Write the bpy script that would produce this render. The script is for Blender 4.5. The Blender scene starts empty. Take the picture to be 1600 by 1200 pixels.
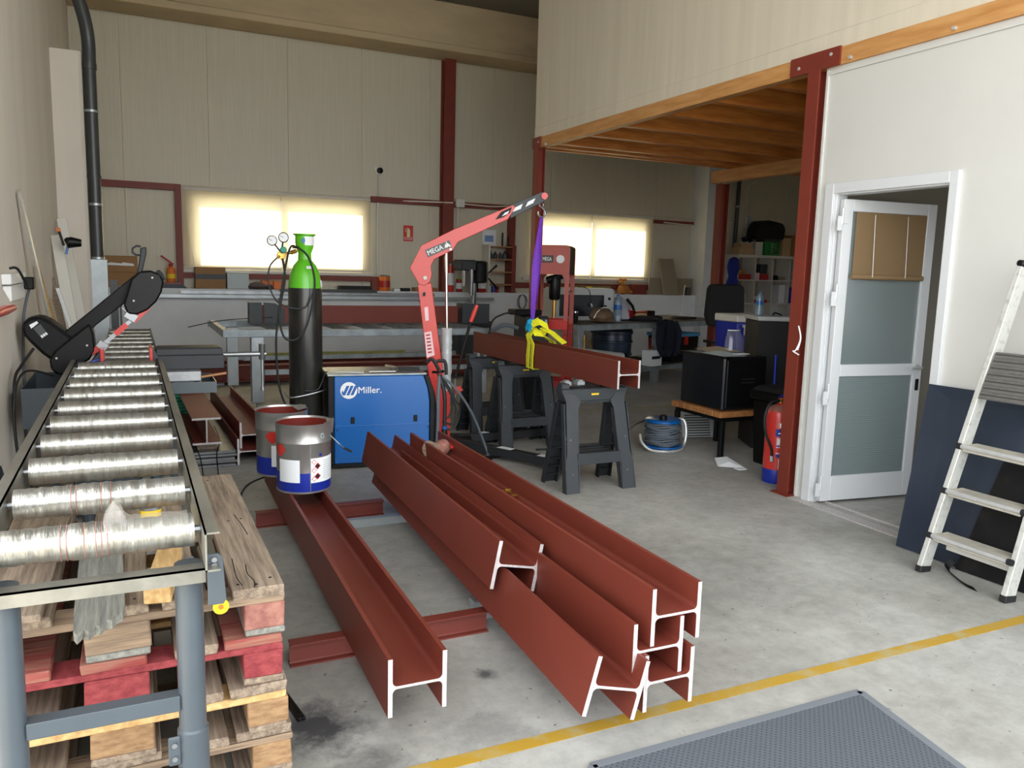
import bpy, bmesh, math, random
from mathutils import Vector, Matrix, Euler
R = math.radians
random.seed(7)
scene = bpy.context.scene
col = scene.collection

# ------------------------------------------------------------------ camera
cam_data = bpy.data.cameras.new('camera')
cam = bpy.data.objects.new('camera', cam_data)
col.objects.link(cam)
cam_data.sensor_width = 36.0
cam_data.lens = 1244.04 * 36.0 / 1600.0
cam_data.clip_start = 0.02
yaw, pitch, roll = 0.44693, 0.141466, 0.0272417
fw = Vector((math.sin(yaw)*math.cos(pitch), math.cos(yaw)*math.cos(pitch), -math.sin(pitch)))
rt = Vector((math.cos(yaw), -math.sin(yaw), 0)); up = rt.cross(fw)
r2 = rt*math.cos(roll) + up*math.sin(roll); u2 = -rt*math.sin(roll) + up*math.cos(roll)
m = Matrix((r2, u2, -fw)).transposed().to_4x4(); m.translation = (0, 0, 1.5)
cam.matrix_world = m
scene.camera = cam

# ------------------------------------------------------------------ light
world = bpy.data.worlds.new('sky'); scene.world = world
world.use_nodes = True
wn = world.node_tree.nodes; wn.clear()
wo = wn.new('ShaderNodeOutputWorld'); wb = wn.new('ShaderNodeBackground')
wb.inputs[0].default_value = (0.93, 0.97, 1.0, 1); wb.inputs[1].default_value = 1.9
world.node_tree.links.new(wb.outputs[0], wo.inputs[0])
sun = bpy.data.lights.new('sun', 'SUN'); sun.energy = 9.0; sun.angle = R(3); sun.color = (1.0, 0.93, 0.80)
so = bpy.data.objects.new('sun', sun); col.objects.link(so)
so.rotation_euler = Vector((0.25, -1.0, -0.62)).to_track_quat('-Z', 'Y').to_euler()
scene.view_settings.view_transform = 'Standard'
scene.view_settings.look = 'None'
scene.view_settings.gamma = 1.0
scene.view_settings.exposure = 1.36
scene.view_settings.use_curve_mapping = False

# ------------------------------------------------------------------ materials
def lin(c):
    return tuple(((v/255.0)/12.92 if v/255.0 <= 0.04045 else ((v/255.0+0.055)/1.055)**2.4) for v in c) + (1,)
def mat(name, c, rough=0.5, metal=0.0, var=0.0, scale=6.0, bump=0.0, stretch=(1,1,1), c2=None, coat=0.0, detail=4.0, lo=0.35, hi=0.65, spec=0.5):
    M = bpy.data.materials.new(name); M.use_nodes = True
    nt = M.node_tree; b = nt.nodes['Principled BSDF']
    c = lin(c)
    b.inputs['Base Color'].default_value = c
    b.inputs['Roughness'].default_value = rough
    b.inputs['Metallic'].default_value = metal
    b.inputs['Specular IOR Level'].default_value = spec
    if coat: b.inputs['Coat Weight'].default_value = coat; b.inputs['Coat Roughness'].default_value = 0.15
    if var or c2 or bump:
        tc = nt.nodes.new('ShaderNodeTexCoord'); mp = nt.nodes.new('ShaderNodeMapping')
        mp.inputs['Scale'].default_value = stretch
        nt.links.new(tc.outputs['Object'], mp.inputs[0])
        nz = nt.nodes.new('ShaderNodeTexNoise'); nz.inputs['Scale'].default_value = scale
        nz.inputs['Detail'].default_value = detail; nz.inputs['Roughness'].default_value = 0.6
        nt.links.new(mp.outputs[0], nz.inputs['Vector'])
        rp = nt.nodes.new('ShaderNodeValToRGB')
        rp.color_ramp.elements[0].position = lo; rp.color_ramp.elements[1].position = hi
        a = c; bb = lin(c2) if c2 else tuple(min(1, v*(1+var)) for v in c[:3])+(1,)
        if not c2: a = tuple(v*(1-var) for v in c[:3])+(1,)
        rp.color_ramp.elements[0].color = a; rp.color_ramp.elements[1].color = bb
        nt.links.new(nz.outputs[0], rp.inputs[0]); nt.links.new(rp.outputs[0], b.inputs['Base Color'])
        if bump:
            bp = nt.nodes.new('ShaderNodeBump'); bp.inputs['Strength'].default_value = bump
            bp.inputs['Distance'].default_value = 0.01
            nt.links.new(nz.outputs[0], bp.inputs['Height']); nt.links.new(bp.outputs[0], b.inputs['Normal'])
    return M
M = {}
M['plaster'] = mat('plaster', (222,213,200), 0.9, var=0.06, scale=1.6, stretch=(1,1,0.25), bump=0.25)
M['panel'] = mat('sandwich_panel', (204,197,176), 0.45, var=0.05, scale=3, stretch=(30,30,0.35), bump=0.3, detail=2)
M['plinth'] = mat('plinth_concrete', (226,229,231), 0.8, var=0.05, scale=2)
M['white_wall'] = mat('white_panel', (206,205,200), 0.75, var=0.025, scale=1.3)
M['mezz_wall'] = mat('cream_panel', (216,207,188), 0.55, var=0.04, scale=2, stretch=(1,6,0.3))
M['conc_beam'] = mat('concrete_beam', (198,178,144), 0.85, var=0.1, scale=1.4, stretch=(.6,1,2))
M['roof'] = mat('roof_sheet', (120,118,112), 0.8)
M['red_steel'] = mat('oxide_red_steel', (122,48,34), 0.55, var=0.08, scale=3)
M['pine'] = mat('glued_pine', (184,128,72), 0.5, scale=3, stretch=(9,1,9), c2=(206,154,96), bump=0.1)
M['pine_x'] = mat('glued_pine_joist', (178,104,44), 0.5, scale=3, stretch=(1,9,9), c2=(206,134,64), bump=0.1)
M['deck'] = mat('floor_board', (110,74,42), 0.8, var=0.1)
M['primer'] = mat('oxide_primer', (108,46,34), 0.5, scale=1.2, c2=(119,53,40), bump=0.05, lo=.3, hi=.7)
M['primer2'] = mat('old_primer', (120,54,44), 0.5, var=.1, scale=3)
M['cut'] = mat('cut_steel', (184,178,176), 0.5, 0.2, scale=60, c2=(206,200,198), bump=0.1)
M['roller'] = mat('zinc_roller', (172,171,165), 0.3, 0.8, scale=9, stretch=(6,1,1), c2=(134,128,116), bump=0.35, lo=.4, hi=.75)
M['galv'] = mat('galvanised', (176,182,184), 0.4, 0.6, var=.12, scale=5)
M['rail'] = mat('rail_steel', (118,116,108), 0.38, 0.6, scale=8, c2=(150,147,137), stretch=(1,.3,1))
M['grey_paint'] = mat('grey_blue_paint', (68,76,83), 0.35, var=.06, scale=8, coat=.2)
M['alu'] = mat('aluminium', (208,208,206), 0.4, 0.5, var=.06, scale=20)
M['alu_white'] = mat('white_aluminium', (214,216,218), 0.35, 0.0)
M['steel'] = mat('steel', (150,152,154), 0.35, 0.8, var=.15, scale=10)
M['chrome'] = mat('chrome', (225,225,225), 0.12, 1.0)
M['black'] = mat('black_paint', (9,9,10), 0.45, var=.2, scale=5, spec=.3)
M['black_worn'] = mat('worn_black_paint', (10,10,11), 0.55, scale=9, c2=(36,33,30), spec=.3, lo=.52, hi=.8)
M['rubber'] = mat('black_rubber', (26,26,27), 0.65)
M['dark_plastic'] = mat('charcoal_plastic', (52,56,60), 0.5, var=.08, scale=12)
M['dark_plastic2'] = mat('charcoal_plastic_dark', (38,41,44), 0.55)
M['red'] = mat('red_paint', (205,52,44), 0.35, coat=.3)
M['crane_red'] = mat('crane_red', (206,54,46), 0.35, coat=.3)
M['press_red'] = mat('press_red', (170,34,30), 0.4)
M['blue'] = mat('welder_blue', (8,92,166), 0.28, coat=.5)
M['blue_dark'] = mat('deep_blue', (22,44,150), 0.4)
M['green'] = mat('cylinder_green', (96,190,34), 0.35, coat=.3)
M['white'] = mat('white_plastic', (230,230,228), 0.45)
M['paper'] = mat('paper', (236,238,240), 0.8)
M['tin'] = mat('tin_can', (176,174,170), 0.3, 0.75, var=.08, scale=4, stretch=(3,3,.6))
M['wet_red'] = mat('wet_primer', (112,38,30), 0.3, coat=.3)
M['press_glare'] = mat('glare_press_red', (178,88,78), 0.45, var=.08)  # press head plates: glare on the red paint put into the colour
M['purple'] = mat('purple_webbing', (112,52,178), 0.7, var=.12, scale=40)
M['yellow_web'] = mat('yellow_webbing', (240,236,40), 0.7, var=.08, scale=40)
M['cyan'] = mat('cyan_webbing', (20,160,205), 0.7)
M['yellow'] = mat('yellow_paint', (232,196,30), 0.5)
M['line'] = mat('floor_line_yellow', (174,138,46), 0.6, scale=9, c2=(168,156,112), lo=.48, hi=.72)
M['line_old'] = mat('floor_line_faded', (176,166,128), 0.7)
M['wood_old'] = mat('weathered_wood', (112,96,82), 0.85, scale=5, stretch=(14,.8,14), c2=(158,140,120), bump=0.6)
M['wood_old_x'] = mat('weathered_wood_x', (112,94,78), 0.85, scale=5, stretch=(.8,14,14), c2=(156,132,106), bump=0.6)
M['wood_pink'] = mat('stained_wood', (130,80,72), 0.85, scale=5, stretch=(6,6,6), c2=(160,112,98), bump=0.5)
M['wood_red'] = mat('red_painted_wood', (118,34,40), 0.8, scale=6, stretch=(5,3,8), c2=(150,62,64), bump=0.5)
M['wood_red_x'] = mat('red_painted_wood_worn', (140,56,52), 0.8, scale=5, stretch=(1,10,10), c2=(150,108,90), bump=0.5)
M['wood_light'] = mat('fresh_wood', (172,134,84), 0.8, scale=5, stretch=(9,1,9), c2=(204,170,116), bump=0.4)
M['wood_grey'] = mat('grey_wood', (112,112,106), 0.9, scale=5, stretch=(14,1,14), c2=(148,146,136), bump=0.6)
M['end_grain'] = mat('end_grain', (158,126,90), 0.85, scale=26, c2=(128,96,66), bump=0.3, stretch=(1,1,3))
M['cardboard'] = mat('cardboard', (152,116,78), 0.85, var=.05)
M['cardboard2'] = mat('cardboard_pale', (190,160,122), 0.85, var=.05)
M['orange'] = mat('orange_label', (214,112,36), 0.5)
M['slate'] = mat('steel_sheet', (46,58,74), 0.25, 0.35, scale=1.5, c2=(70,78,92), lo=.3, hi=.75)
M['frost'] = mat('frosted', (168,182,182), 0.35)
M['blue_box'] = mat('cooler_blue', (26,44,158), 0.4)
M['navy'] = mat('navy_cloth', (24,28,44), 0.9, bump=.3)
M['royal'] = mat('royal_blue_cloth', (28,40,120), 0.9, bump=.3)
M['green_crate'] = mat('green_crate', (40,140,70), 0.5)
M['teal'] = mat('teal_plastic', (20,130,104), 0.45)
M['bench_wood'] = mat('varnished_slat', (150,98,54), 0.45, scale=4, c2=(172,118,70), stretch=(8,1,8))
M['tan'] = mat('tan_board', (150,136,112), 0.8)
M['shelf_white'] = mat('white_melamine', (218,214,204), 0.5)
M['pipe_grey'] = mat('dark_grey_pvc', (66,68,68), 0.35)
M['cable'] = mat('black_cable', (28,28,29), 0.55)
M['cable_grey'] = mat('grey_cable', (92,100,108), 0.6)
M['brass'] = mat('brass', (190,150,80), 0.3, 0.9)
M['olive'] = mat('olive_bar', (138,134,70), 0.6, var=.15)
M['table_steel'] = mat('galvanised_table', (150,158,162), 0.45, 0.5, var=.2, scale=7)
M['table_top'] = mat('worn_steel_top', (98,94,84), 0.5, 0.4, var=.25, scale=4)
M['pink_label'] = mat('pink_label', (236,200,205), 0.5)
M['bag'] = mat('black_bag', (18,18,20), 0.8, bump=.5, scale=12)
M['mask'] = mat('brown_visor', (112,90,70), 0.35, var=.3, scale=6)
M['screen'] = mat('dark_grille', (30,34,40), 0.4)
M['ac_white'] = mat('grey_white_casing', (186,188,186), 0.5)

def translucent(name, c, trans=0.6, glass=0.0, rough=0.3):
    M_ = bpy.data.materials.new(name); M_.use_nodes = True
    nt = M_.node_tree; n = nt.nodes; n.clear()
    out = n.new('ShaderNodeOutputMaterial'); d = n.new('ShaderNodeBsdfDiffuse'); t = n.new('ShaderNodeBsdfTranslucent')
    d.inputs[0].default_value = lin(c); t.inputs[0].default_value = lin(c)
    mx = n.new('ShaderNodeMixShader'); mx.inputs[0].default_value = trans
    nt.links.new(d.outputs[0], mx.inputs[1]); nt.links.new(t.outputs[0], mx.inputs[2])
    last = mx
    if glass:
        tr = n.new('ShaderNodeBsdfTransparent'); m2 = n.new('ShaderNodeMixShader'); m2.inputs[0].default_value = glass
        nt.links.new(mx.outputs[0], m2.inputs[1]); nt.links.new(tr.outputs[0], m2.inputs[2]); last = m2
        g = n.new('ShaderNodeBsdfGlossy'); g.inputs['Roughness'].default_value = rough; m3 = n.new('ShaderNodeMixShader'); m3.inputs[0].default_value = 0.06
        nt.links.new(last.outputs[0], m3.inputs[1]); nt.links.new(g.outputs[0], m3.inputs[2]); last = m3
    nt.links.new(last.outputs[0], out.inputs[0])
    return M_
M['blind'] = translucent('roller_blind_cloth', (242,235,216), 0.65)
M['bamboo'] = translucent('bamboo_blind', (176,148,112), 0.4)
M['door_glass'] = translucent('frosted_door_glass', (170,184,184), 0.4, glass=0.2, rough=0.15)
M['door_glass_up'] = translucent('frosted_door_glass_upper', (170,184,186), 0.4, glass=0.5, rough=0.15)
M['film'] = translucent('stretch_film', (214,208,198), 0.5, glass=0.78, rough=0.12)
M['bubble'] = translucent('bubble_wrap_film', (225,228,230), 0.3, glass=0.3, rough=0.1)
M['visor'] = translucent('clear_visor', (220,220,215), 0.4, glass=0.8, rough=0.05)
M['pane'] = translucent('window_glass', (240,245,245), 0.5, glass=0.92, rough=0.02)
M['bottle'] = translucent('clear_plastic', (170,205,230), 0.5, glass=0.55, rough=0.05)

# concrete floor with blotches, specks, soot stain
def floor_mat():
    Mf = bpy.data.materials.new('concrete_floor'); Mf.use_nodes = True
    nt = Mf.node_tree; N = nt.nodes; L = nt.links; b = N['Principled BSDF']
    tc = N.new('ShaderNodeTexCoord')
    def noise(s, d=6, r=.6):
        z = N.new('ShaderNodeTexNoise'); z.inputs['Scale'].default_value = s; z.inputs['Detail'].default_value = d; z.inputs['Roughness'].default_value = r
        L.new(tc.outputs['Object'], z.inputs['Vector']); return z
    def ramp(src, p0, c0, p1, c1):
        r = N.new('ShaderNodeValToRGB'); r.color_ramp.elements[0].position = p0; r.color_ramp.elements[1].position = p1
        r.color_ramp.elements[0].color = c0; r.color_ramp.elements[1].color = c1; L.new(src, r.inputs[0]); return r
    n1 = noise(1.1, 10, .68); r1 = ramp(n1.outputs[0], .35, lin((150,148,141)), .68, lin((190,189,183)))
    n2 = noise(14, 8, .7); r2_ = ramp(n2.outputs[0], .35, (.72,.72,.72,1), .6, (1,1,1,1))
    mx = N.new('ShaderNodeMixRGB'); mx.blend_type = 'MULTIPLY'; mx.inputs[0].default_value = .65
    L.new(r1.outputs[0], mx.inputs[1]); L.new(r2_.outputs[0], mx.inputs[2])
    n3 = noise(34, 3, .5); r3 = ramp(n3.outputs[0], .27, (.15,.15,.16,1), .31, (1,1,1,1))
    mx2 = N.new('ShaderNodeMixRGB'); mx2.blend_type = 'MULTIPLY'; mx2.inputs[0].default_value = .8
    L.new(mx.outputs[0], mx2.inputs[1]); L.new(r3.outputs[0], mx2.inputs[2])
    last = mx2
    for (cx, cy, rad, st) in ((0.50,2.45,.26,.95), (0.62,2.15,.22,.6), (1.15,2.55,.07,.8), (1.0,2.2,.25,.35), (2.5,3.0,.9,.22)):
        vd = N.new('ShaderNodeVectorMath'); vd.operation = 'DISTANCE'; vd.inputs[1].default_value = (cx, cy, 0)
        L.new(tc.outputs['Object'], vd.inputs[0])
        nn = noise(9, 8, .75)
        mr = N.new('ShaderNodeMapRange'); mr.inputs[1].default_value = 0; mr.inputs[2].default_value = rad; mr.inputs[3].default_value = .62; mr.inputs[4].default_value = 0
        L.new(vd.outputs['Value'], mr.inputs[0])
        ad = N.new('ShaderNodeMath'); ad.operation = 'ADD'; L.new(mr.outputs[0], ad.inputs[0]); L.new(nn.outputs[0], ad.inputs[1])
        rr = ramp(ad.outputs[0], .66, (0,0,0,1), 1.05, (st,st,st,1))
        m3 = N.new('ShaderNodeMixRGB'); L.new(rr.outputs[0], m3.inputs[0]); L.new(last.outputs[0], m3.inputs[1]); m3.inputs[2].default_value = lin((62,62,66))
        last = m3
    L.new(last.outputs[0], b.inputs['Base Color'])
    b.inputs['Roughness'].default_value = .55
    bp = N.new('ShaderNodeBump'); bp.inputs['Strength'].default_value = .12; bp.inputs['Distance'].default_value = .01
    L.new(n2.outputs[0], bp.inputs['Height']); L.new(bp.outputs[0], b.inputs['Normal'])
    return Mf
M['floor'] = floor_mat()
def mat_mat():
    Mf = bpy.data.materials.new('rubber_mat'); Mf.use_nodes = True
    nt = Mf.node_tree; N = nt.nodes; L = nt.links; b = N['Principled BSDF']
    tc = N.new('ShaderNodeTexCoord'); v = N.new('ShaderNodeTexVoronoi'); v.inputs['Scale'].default_value = 66; v.inputs['Randomness'].default_value = 0.0
    mp = N.new('ShaderNodeMapping'); mp.inputs['Rotation'].default_value = (0,0,R(45)); L.new(tc.outputs['Object'], mp.inputs[0]); L.new(mp.outputs[0], v.inputs['Vector'])
    r = N.new('ShaderNodeValToRGB'); r.color_ramp.elements[0].position = .28; r.color_ramp.elements[1].position = .45
    r.color_ramp.elements[0].color = lin((22,23,26)); r.color_ramp.elements[1].color = lin((92,96,103))
    L.new(v.outputs['Distance'], r.inputs[0]); L.new(r.outputs[0], b.inputs['Base Color']); b.inputs['Roughness'].default_value = .7; b.inputs['Specular IOR Level'].default_value = .2
    bp = N.new('ShaderNodeBump'); bp.inputs['Strength'].default_value = .6; bp.inputs['Distance'].default_value = .004
    L.new(v.outputs['Distance'], bp.inputs['Height']); L.new(bp.outputs[0], b.inputs['Normal'])
    return Mf
M['mat'] = mat_mat()

# ------------------------------------------------------------------ helpers
W = {}
class MB:
    def __init__(s): s.v = []; s.f = []; s.mi = []; s.sm = []
    def add(s, vs, fs, mi=0, sm=False):
        b = len(s.v); s.v += [tuple(v) for v in vs]
        for f in fs: s.f.append([b+i for i in f]); s.mi.append(mi); s.sm.append(sm)
        return s
    def box(s, a, b, mi=0):
        x0,y0,z0 = a; x1,y1,z1 = b
        if x0>x1: x0,x1=x1,x0
        if y0>y1: y0,y1=y1,y0
        if z0>z1: z0,z1=z1,z0
        return s.add([(x0,y0,z0),(x1,y0,z0),(x1,y1,z0),(x0,y1,z0),(x0,y0,z1),(x1,y0,z1),(x1,y1,z1),(x0,y1,z1)],
            [(0,3,2,1),(4,5,6,7),(0,1,5,4),(1,2,6,5),(2,3,7,6),(3,0,4,7)], mi)
    def obox(s, c, size, rot=(0,0,0), mi=0):
        m_ = Matrix.LocRotScale(Vector(c), Euler(rot), None)
        h = [v/2 for v in size]; t = MB().box((-h[0],-h[1],-h[2]), (h[0],h[1],h[2]))
        return s.add([m_ @ Vector(v) for v in t.v], t.f, mi)
    def bar(s, p, q, w, h=None, up=(0,0,1), mi=0):
        h = h or w; p = Vector(p); q = Vector(q); d = (q-p).normalized(); u = Vector(up)
        if abs(d.dot(u)) > .98: u = Vector((0,1,0))
        r = d.cross(u).normalized()*(w/2); u = r.cross(d).normalized()*(h/2)
        vs = [p-r-u, p+r-u, p+r+u, p-r+u, q-r-u, q+r-u, q+r+u, q-r+u]
        return s.add(vs, [(0,1,2,3),(7,6,5,4),(0,4,5,1),(1,5,6,2),(2,6,7,3),(3,7,4,0)], mi)
    def cyl(s, p, q, r, r_b=None, n=20, mi=0, caps=True):
        return s.lathe([(r,0),(r if r_b is None else r_b, (Vector(q)-Vector(p)).length)], p, Vector(q)-Vector(p), n, mi, caps)
    def lathe(s, prof, o=(0,0,0), axis=(0,0,1), n=24, mi=0, caps=True, sm=True):
        ax = Vector(axis).normalized(); q = Vector((0,0,1)).rotation_difference(ax); o = Vector(o); vs = []
        for (r, z) in prof:
            for i in range(n):
                a = 2*math.pi*i/n; vs.append(o + q @ Vector((r*math.cos(a), r*math.sin(a), z)))
        k = len(prof); fs = []
        for j in range(k-1):
            for i in range(n):
                i2 = (i+1) % n; fs.append((j*n+i, j*n+i2, (j+1)*n+i2, (j+1)*n+i))
        s.add(vs, fs, mi, sm)
        b = len(s.v) - len(vs)
        if caps:
            s.f.append([b+i for i in range(n)][::-1]); s.mi.append(mi); s.sm.append(False)
            s.f.append([b+(k-1)*n+i for i in range(n)]); s.mi.append(mi); s.sm.append(False)
        return s
    def tube(s, pts, r, n=8, mi=0, closed=False):
        P_ = [Vector(p) for p in pts]; k = len(P_); vs = []; prev = None
        for i in range(k):
            if closed: d = P_[(i+1)%k] - P_[i-1]
            else: d = P_[min(i+1,k-1)] - P_[max(i-1,0)]
            d.normalize()
            if prev is None:
                a = Vector((0,0,1)) if abs(d.z) < .9 else Vector((1,0,0)); u = d.cross(a).normalized()
            else: u = (prev - d*prev.dot(d)).normalized()
            prev = u; w = d.cross(u)
            rr = r[i] if isinstance(r, (list,tuple)) else r
            for j in range(n):
                a = 2*math.pi*j/n; vs.append(P_[i] + (u*math.cos(a)+w*math.sin(a))*rr)
        fs = []
        for i in range(k if closed else k-1):
            i2 = (i+1)%k
            for j in range(n):
                j2 = (j+1)%n; fs.append((i*n+j, i*n+j2, i2*n+j2, i2*n+j))
        s.add(vs, fs, mi, True); b = len(s.v)-len(vs)
        if not closed:
            s.f.append([b+j for j in range(n)][::-1]); s.mi.append(mi); s.sm.append(False)
            s.f.append([b+(k-1)*n+j for j in range(n)]); s.mi.append(mi); s.sm.append(False)
        return s
    def prism(s, poly, y0, y1, plane='xz', mi=0, mi_end=None):
        # poly of 2D points extruded along the third axis
        def pt(a, b, c):
            return {'xz': (a,c,b), 'yz': (c,a,b), 'xy': (a,b,c)}[plane]
        n = len(poly); vs = [pt(a,b,y0) for a,b in poly] + [pt(a,b,y1) for a,b in poly]
        me = mi if mi_end is None else mi_end
        s.add(vs, [[i,(i+1)%n,n+(i+1)%n,n+i] for i in range(n)], mi)
        b = len(s.v)-2*n
        s.f.append([b+i for i in range(n)][::-1]); s.mi.append(me); s.sm.append(False)
        s.f.append([b+n+i for i in range(n)]); s.mi.append(me); s.sm.append(False)
        return s
    def ribbon(s, pts, wv, th=0.003, mi=0):
        # flat webbing strap along pts, width vector(s) wv
        P_ = [Vector(p) for p in pts]; k = len(P_); vs = []
        for i in range(k):
            w = Vector(wv[i] if isinstance(wv, list) else wv)/2
            d = (P_[min(i+1,k-1)] - P_[max(i-1,0)]).normalized(); nrm = w.cross(d).normalized()*th/2
            vs += [P_[i]-w-nrm, P_[i]+w-nrm, P_[i]+w+nrm, P_[i]-w+nrm]
        fs = [(0,1,2,3), tuple(4*(k-1)+j for j in (3,2,1,0))]
        for i in range(k-1):
            for j in range(4): fs.append((4*i+j, 4*i+4+j, 4*i+4+(j+1)%4, 4*i+(j+1)%4))
        return s.add(vs, fs, mi, False)
    def xform(s, mtx):
        s.v = [tuple(mtx @ Vector(v)) for v in s.v]; return s
def obj(name, mb, m_, parent=None, local=False, bev=0.0, kind=None, label=None, origin=None, seg=1):
    me = bpy.data.meshes.new(name)
    vs = mb.v; wm = Matrix()
    if parent is not None:
        if not local:
            inv = W[parent].inverted(); vs = [tuple(inv @ Vector(v)) for v in vs]
        wm = W[parent]
    if origin is not None:
        vs = [(v[0]-origin[0], v[1]-origin[1], v[2]-origin[2]) for v in vs]
    me.from_pydata(vs, [], mb.f)
    for q in (m_ if isinstance(m_, (list,tuple)) else [m_]): me.materials.append(M[q] if isinstance(q, str) else q)
    me.polygons.foreach_set('material_index', mb.mi); me.polygons.foreach_set('use_smooth', mb.sm)
    bm = bmesh.new(); bm.from_mesh(me); bmesh.ops.recalc_face_normals(bm, faces=bm.faces); bm.to_mesh(me); bm.free()
    if any(mb.sm): me.set_sharp_from_angle(angle=R(38))
    me.update()
    o = bpy.data.objects.new(name, me); col.objects.link(o)
    if parent is not None: o.parent = parent
    if origin is not None: o.location = origin; wm = wm @ Matrix.Translation(origin)
    W[o] = wm
    if bev:
        b = o.modifiers.new('bevel', 'BEVEL'); b.width = bev; b.segments = seg; b.limit_method = 'ANGLE'; b.angle_limit = R(35)
    if kind: o['kind'] = kind
    if label: o['label'] = label
    return o
def thing(name, label, cat, loc=(0,0,0), rz=0.0, group=None, rot=None):
    o = bpy.data.objects.new(name, None); o.empty_display_size = 0.1; col.objects.link(o)
    o.location = loc; o.rotation_euler = rot or (0,0,rz)
    W[o] = Matrix.LocRotScale(Vector(loc), Euler(rot or (0,0,rz)), None)
    o['label'] = label; o['category'] = cat
    if group: o['group'] = group
    return o
def tag(o, label, cat, group=None):
    o['label'] = label; o['category'] = cat
    if group: o['group'] = group
    return o
def struct(name, mb, m_, parent=None, bev=0.0):
    o = obj(name, mb, m_, parent, bev=bev)
    if parent is None: o['kind'] = 'structure'
    return o
def sempty(name, loc=(0,0,0)):
    o = bpy.data.objects.new(name, None); col.objects.link(o); o.location = loc; W[o] = Matrix.Translation(loc); o['kind'] = 'structure'; return o
def one(name, mb, m_, label, cat, group=None, bev=0.0, origin=None):
    # a thing of one mesh; origin at its footprint centre
    xs = [v[0] for v in mb.v]; ys = [v[1] for v in mb.v]; zs = [v[2] for v in mb.v]
    org = origin or ((min(xs)+max(xs))/2, (min(ys)+max(ys))/2, min(zs))
    return tag(obj(name, mb, m_, bev=bev, origin=org), label, cat, group)
def copy_tree(o, parent=None):
    c = o.copy(); col.objects.link(c)
    if parent is not None: c.parent = parent
    for ch in list(o.children): copy_tree(ch, c)
    return c
def text_mb(s_, origin, right, upv, height, depth=0.001, bold=0.0, width=None):
    cu = bpy.data.curves.new('t', 'FONT'); cu.body = s_; cu.size = 1.0; cu.offset = 0.0; cu.resolution_u = 3; cu.extrude = 0.0
    to = bpy.data.objects.new('t', cu); me = bpy.data.meshes.new_from_object(to)
    xs = [v.co.x for v in me.vertices]; ys = [v.co.y for v in me.vertices]
    w0 = max(xs)-min(xs); h0 = max(ys)-min(ys); sc = height/h0; sx = (width/w0) if width else sc
    right = Vector(right).normalized(); upv = Vector(upv).normalized(); nr = right.cross(upv)
    mb = MB()
    vs = [Vector(origin) + right*((v.co.x-min(xs))*sx) + upv*((v.co.y-min(ys))*sc) + nr*depth for v in me.vertices]
    fs_ = [list(p.vertices) for p in me.polygons]
    mb.add(vs, fs_)
    if bold:
        for dx_, dz_ in ((1,0),(-1,0),(0,1),(0,-1)): mb.add([v + right*(dx_*bold*sc) + upv*(dz_*bold*sc) - nr*.0001*(dx_+2*dz_) for v in vs], fs_)
    bpy.data.objects.remove(to); bpy.data.curves.remove(cu); bpy.data.meshes.remove(me)
    return mb
def arc(c, r, a0, a1, n, plane='xz'):
    out = []
    for i in range(n+1):
        a = R(a0 + (a1-a0)*i/n); out.append((c[0]+r*math.cos(a), c[1]+r*math.sin(a)))
    return out
def bez(pts, n=8):
    # smooth Catmull-Rom path through pts
    P_ = [Vector(p) for p in pts]; out = []
    for i in range(len(P_)-1):
        p0 = P_[max(i-1,0)]; p1 = P_[i]; p2 = P_[i+1]; p3 = P_[min(i+2,len(P_)-1)]
        for j in range(n):
            t = j/n
            out.append(0.5*((2*p1)+(p2-p0)*t+(2*p0-5*p1+4*p2-p3)*t*t+(-p0+3*p1-3*p2+p3)*t*t*t))
    out.append(P_[-1]); return out

# ================================================================== SETTING
struct('ground', MB().box((-40,-40,-.25),(40,40,-.12)), mat('outside_paving', (176,172,162), .9, var=.05))
struct('floor', MB().box((-.8,-3,-.12),(12.4,12.2,0)), 'floor')
tl = MB().prism([(-.6,2.075),(0.8,2.072),(2.0,2.066),(3.6,2.05),(4.1,2.045),(4.1,2.10),(3.6,2.105),(2.0,2.118),(.8,2.128),(-.6,2.13)], 0.0005, .0015, 'xy')
struct('trim_1', tl, 'line')
struct('trim_2', MB().box((2.2,7.35,.0005),(6.2,7.41,.0015)), 'line_old')
struct('trim_3', MB().box((4.03,3.98,.0),(4.12,2.2,.006)).box((4.2,3.02,.0),(4.215,3.86,.01)), 'cut')
# left wall and its pilaster
struct('wall_left', MB().box((-.8,2.2,0),(-.6,12.2,6.2)), 'plaster')
pc = MB(); pc.prism([(-.6,8.8),(-.37,8.8),(-.345,8.825),(-.345,9.2),(-.6,9.2)], 0, 3.42, 'xy')
struct('trim_4', pc, 'plaster')
# ceiling; its unseen front overhang is added to shade the foreground floor
struct('ceiling', MB().box((-.8,-1,5.32),(12.4,12.2,5.45)), 'roof')
# back wall: plinth, panels one by one
wb_ = struct('wall_back', MB().box((-.6,11.74,0),(12.2,12.2,1.14)).box((-.6,12.06,1.14),(.8,12.2,5.3)).box((3.2,12.06,1.14),(6.05,12.2,5.3)).box((8.3,12.06,1.14),(12.2,12.2,5.3)).box((.8,12.06,2.4),(3.2,12.2,5.3)).box((6.05,12.06,2.4),(8.3,12.2,5.3)).box((.8,12.06,1.14),(3.2,12.2,1.46)).box((6.05,12.06,1.14),(8.3,12.2,1.46)), 'plinth')
wins = [(.80,3.20),(6.05,8.30)]
seams = [-.6]+[-.027+1.065*k for k in range(12)]+[12.2]
def panel(x0,x1,z0,z1):
    if x1-x0 < .02: return
    g = .0006; mb = MB()
    mb.prism([(x0+g,12.06),(x0+g,11.994),(x0+g+.002,11.99),(x1-g-.002,11.99),(x1-g,11.994),(x1-g,12.06)], z0, z1, 'xy')
    obj('panel', mb, 'panel', wb_)
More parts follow.
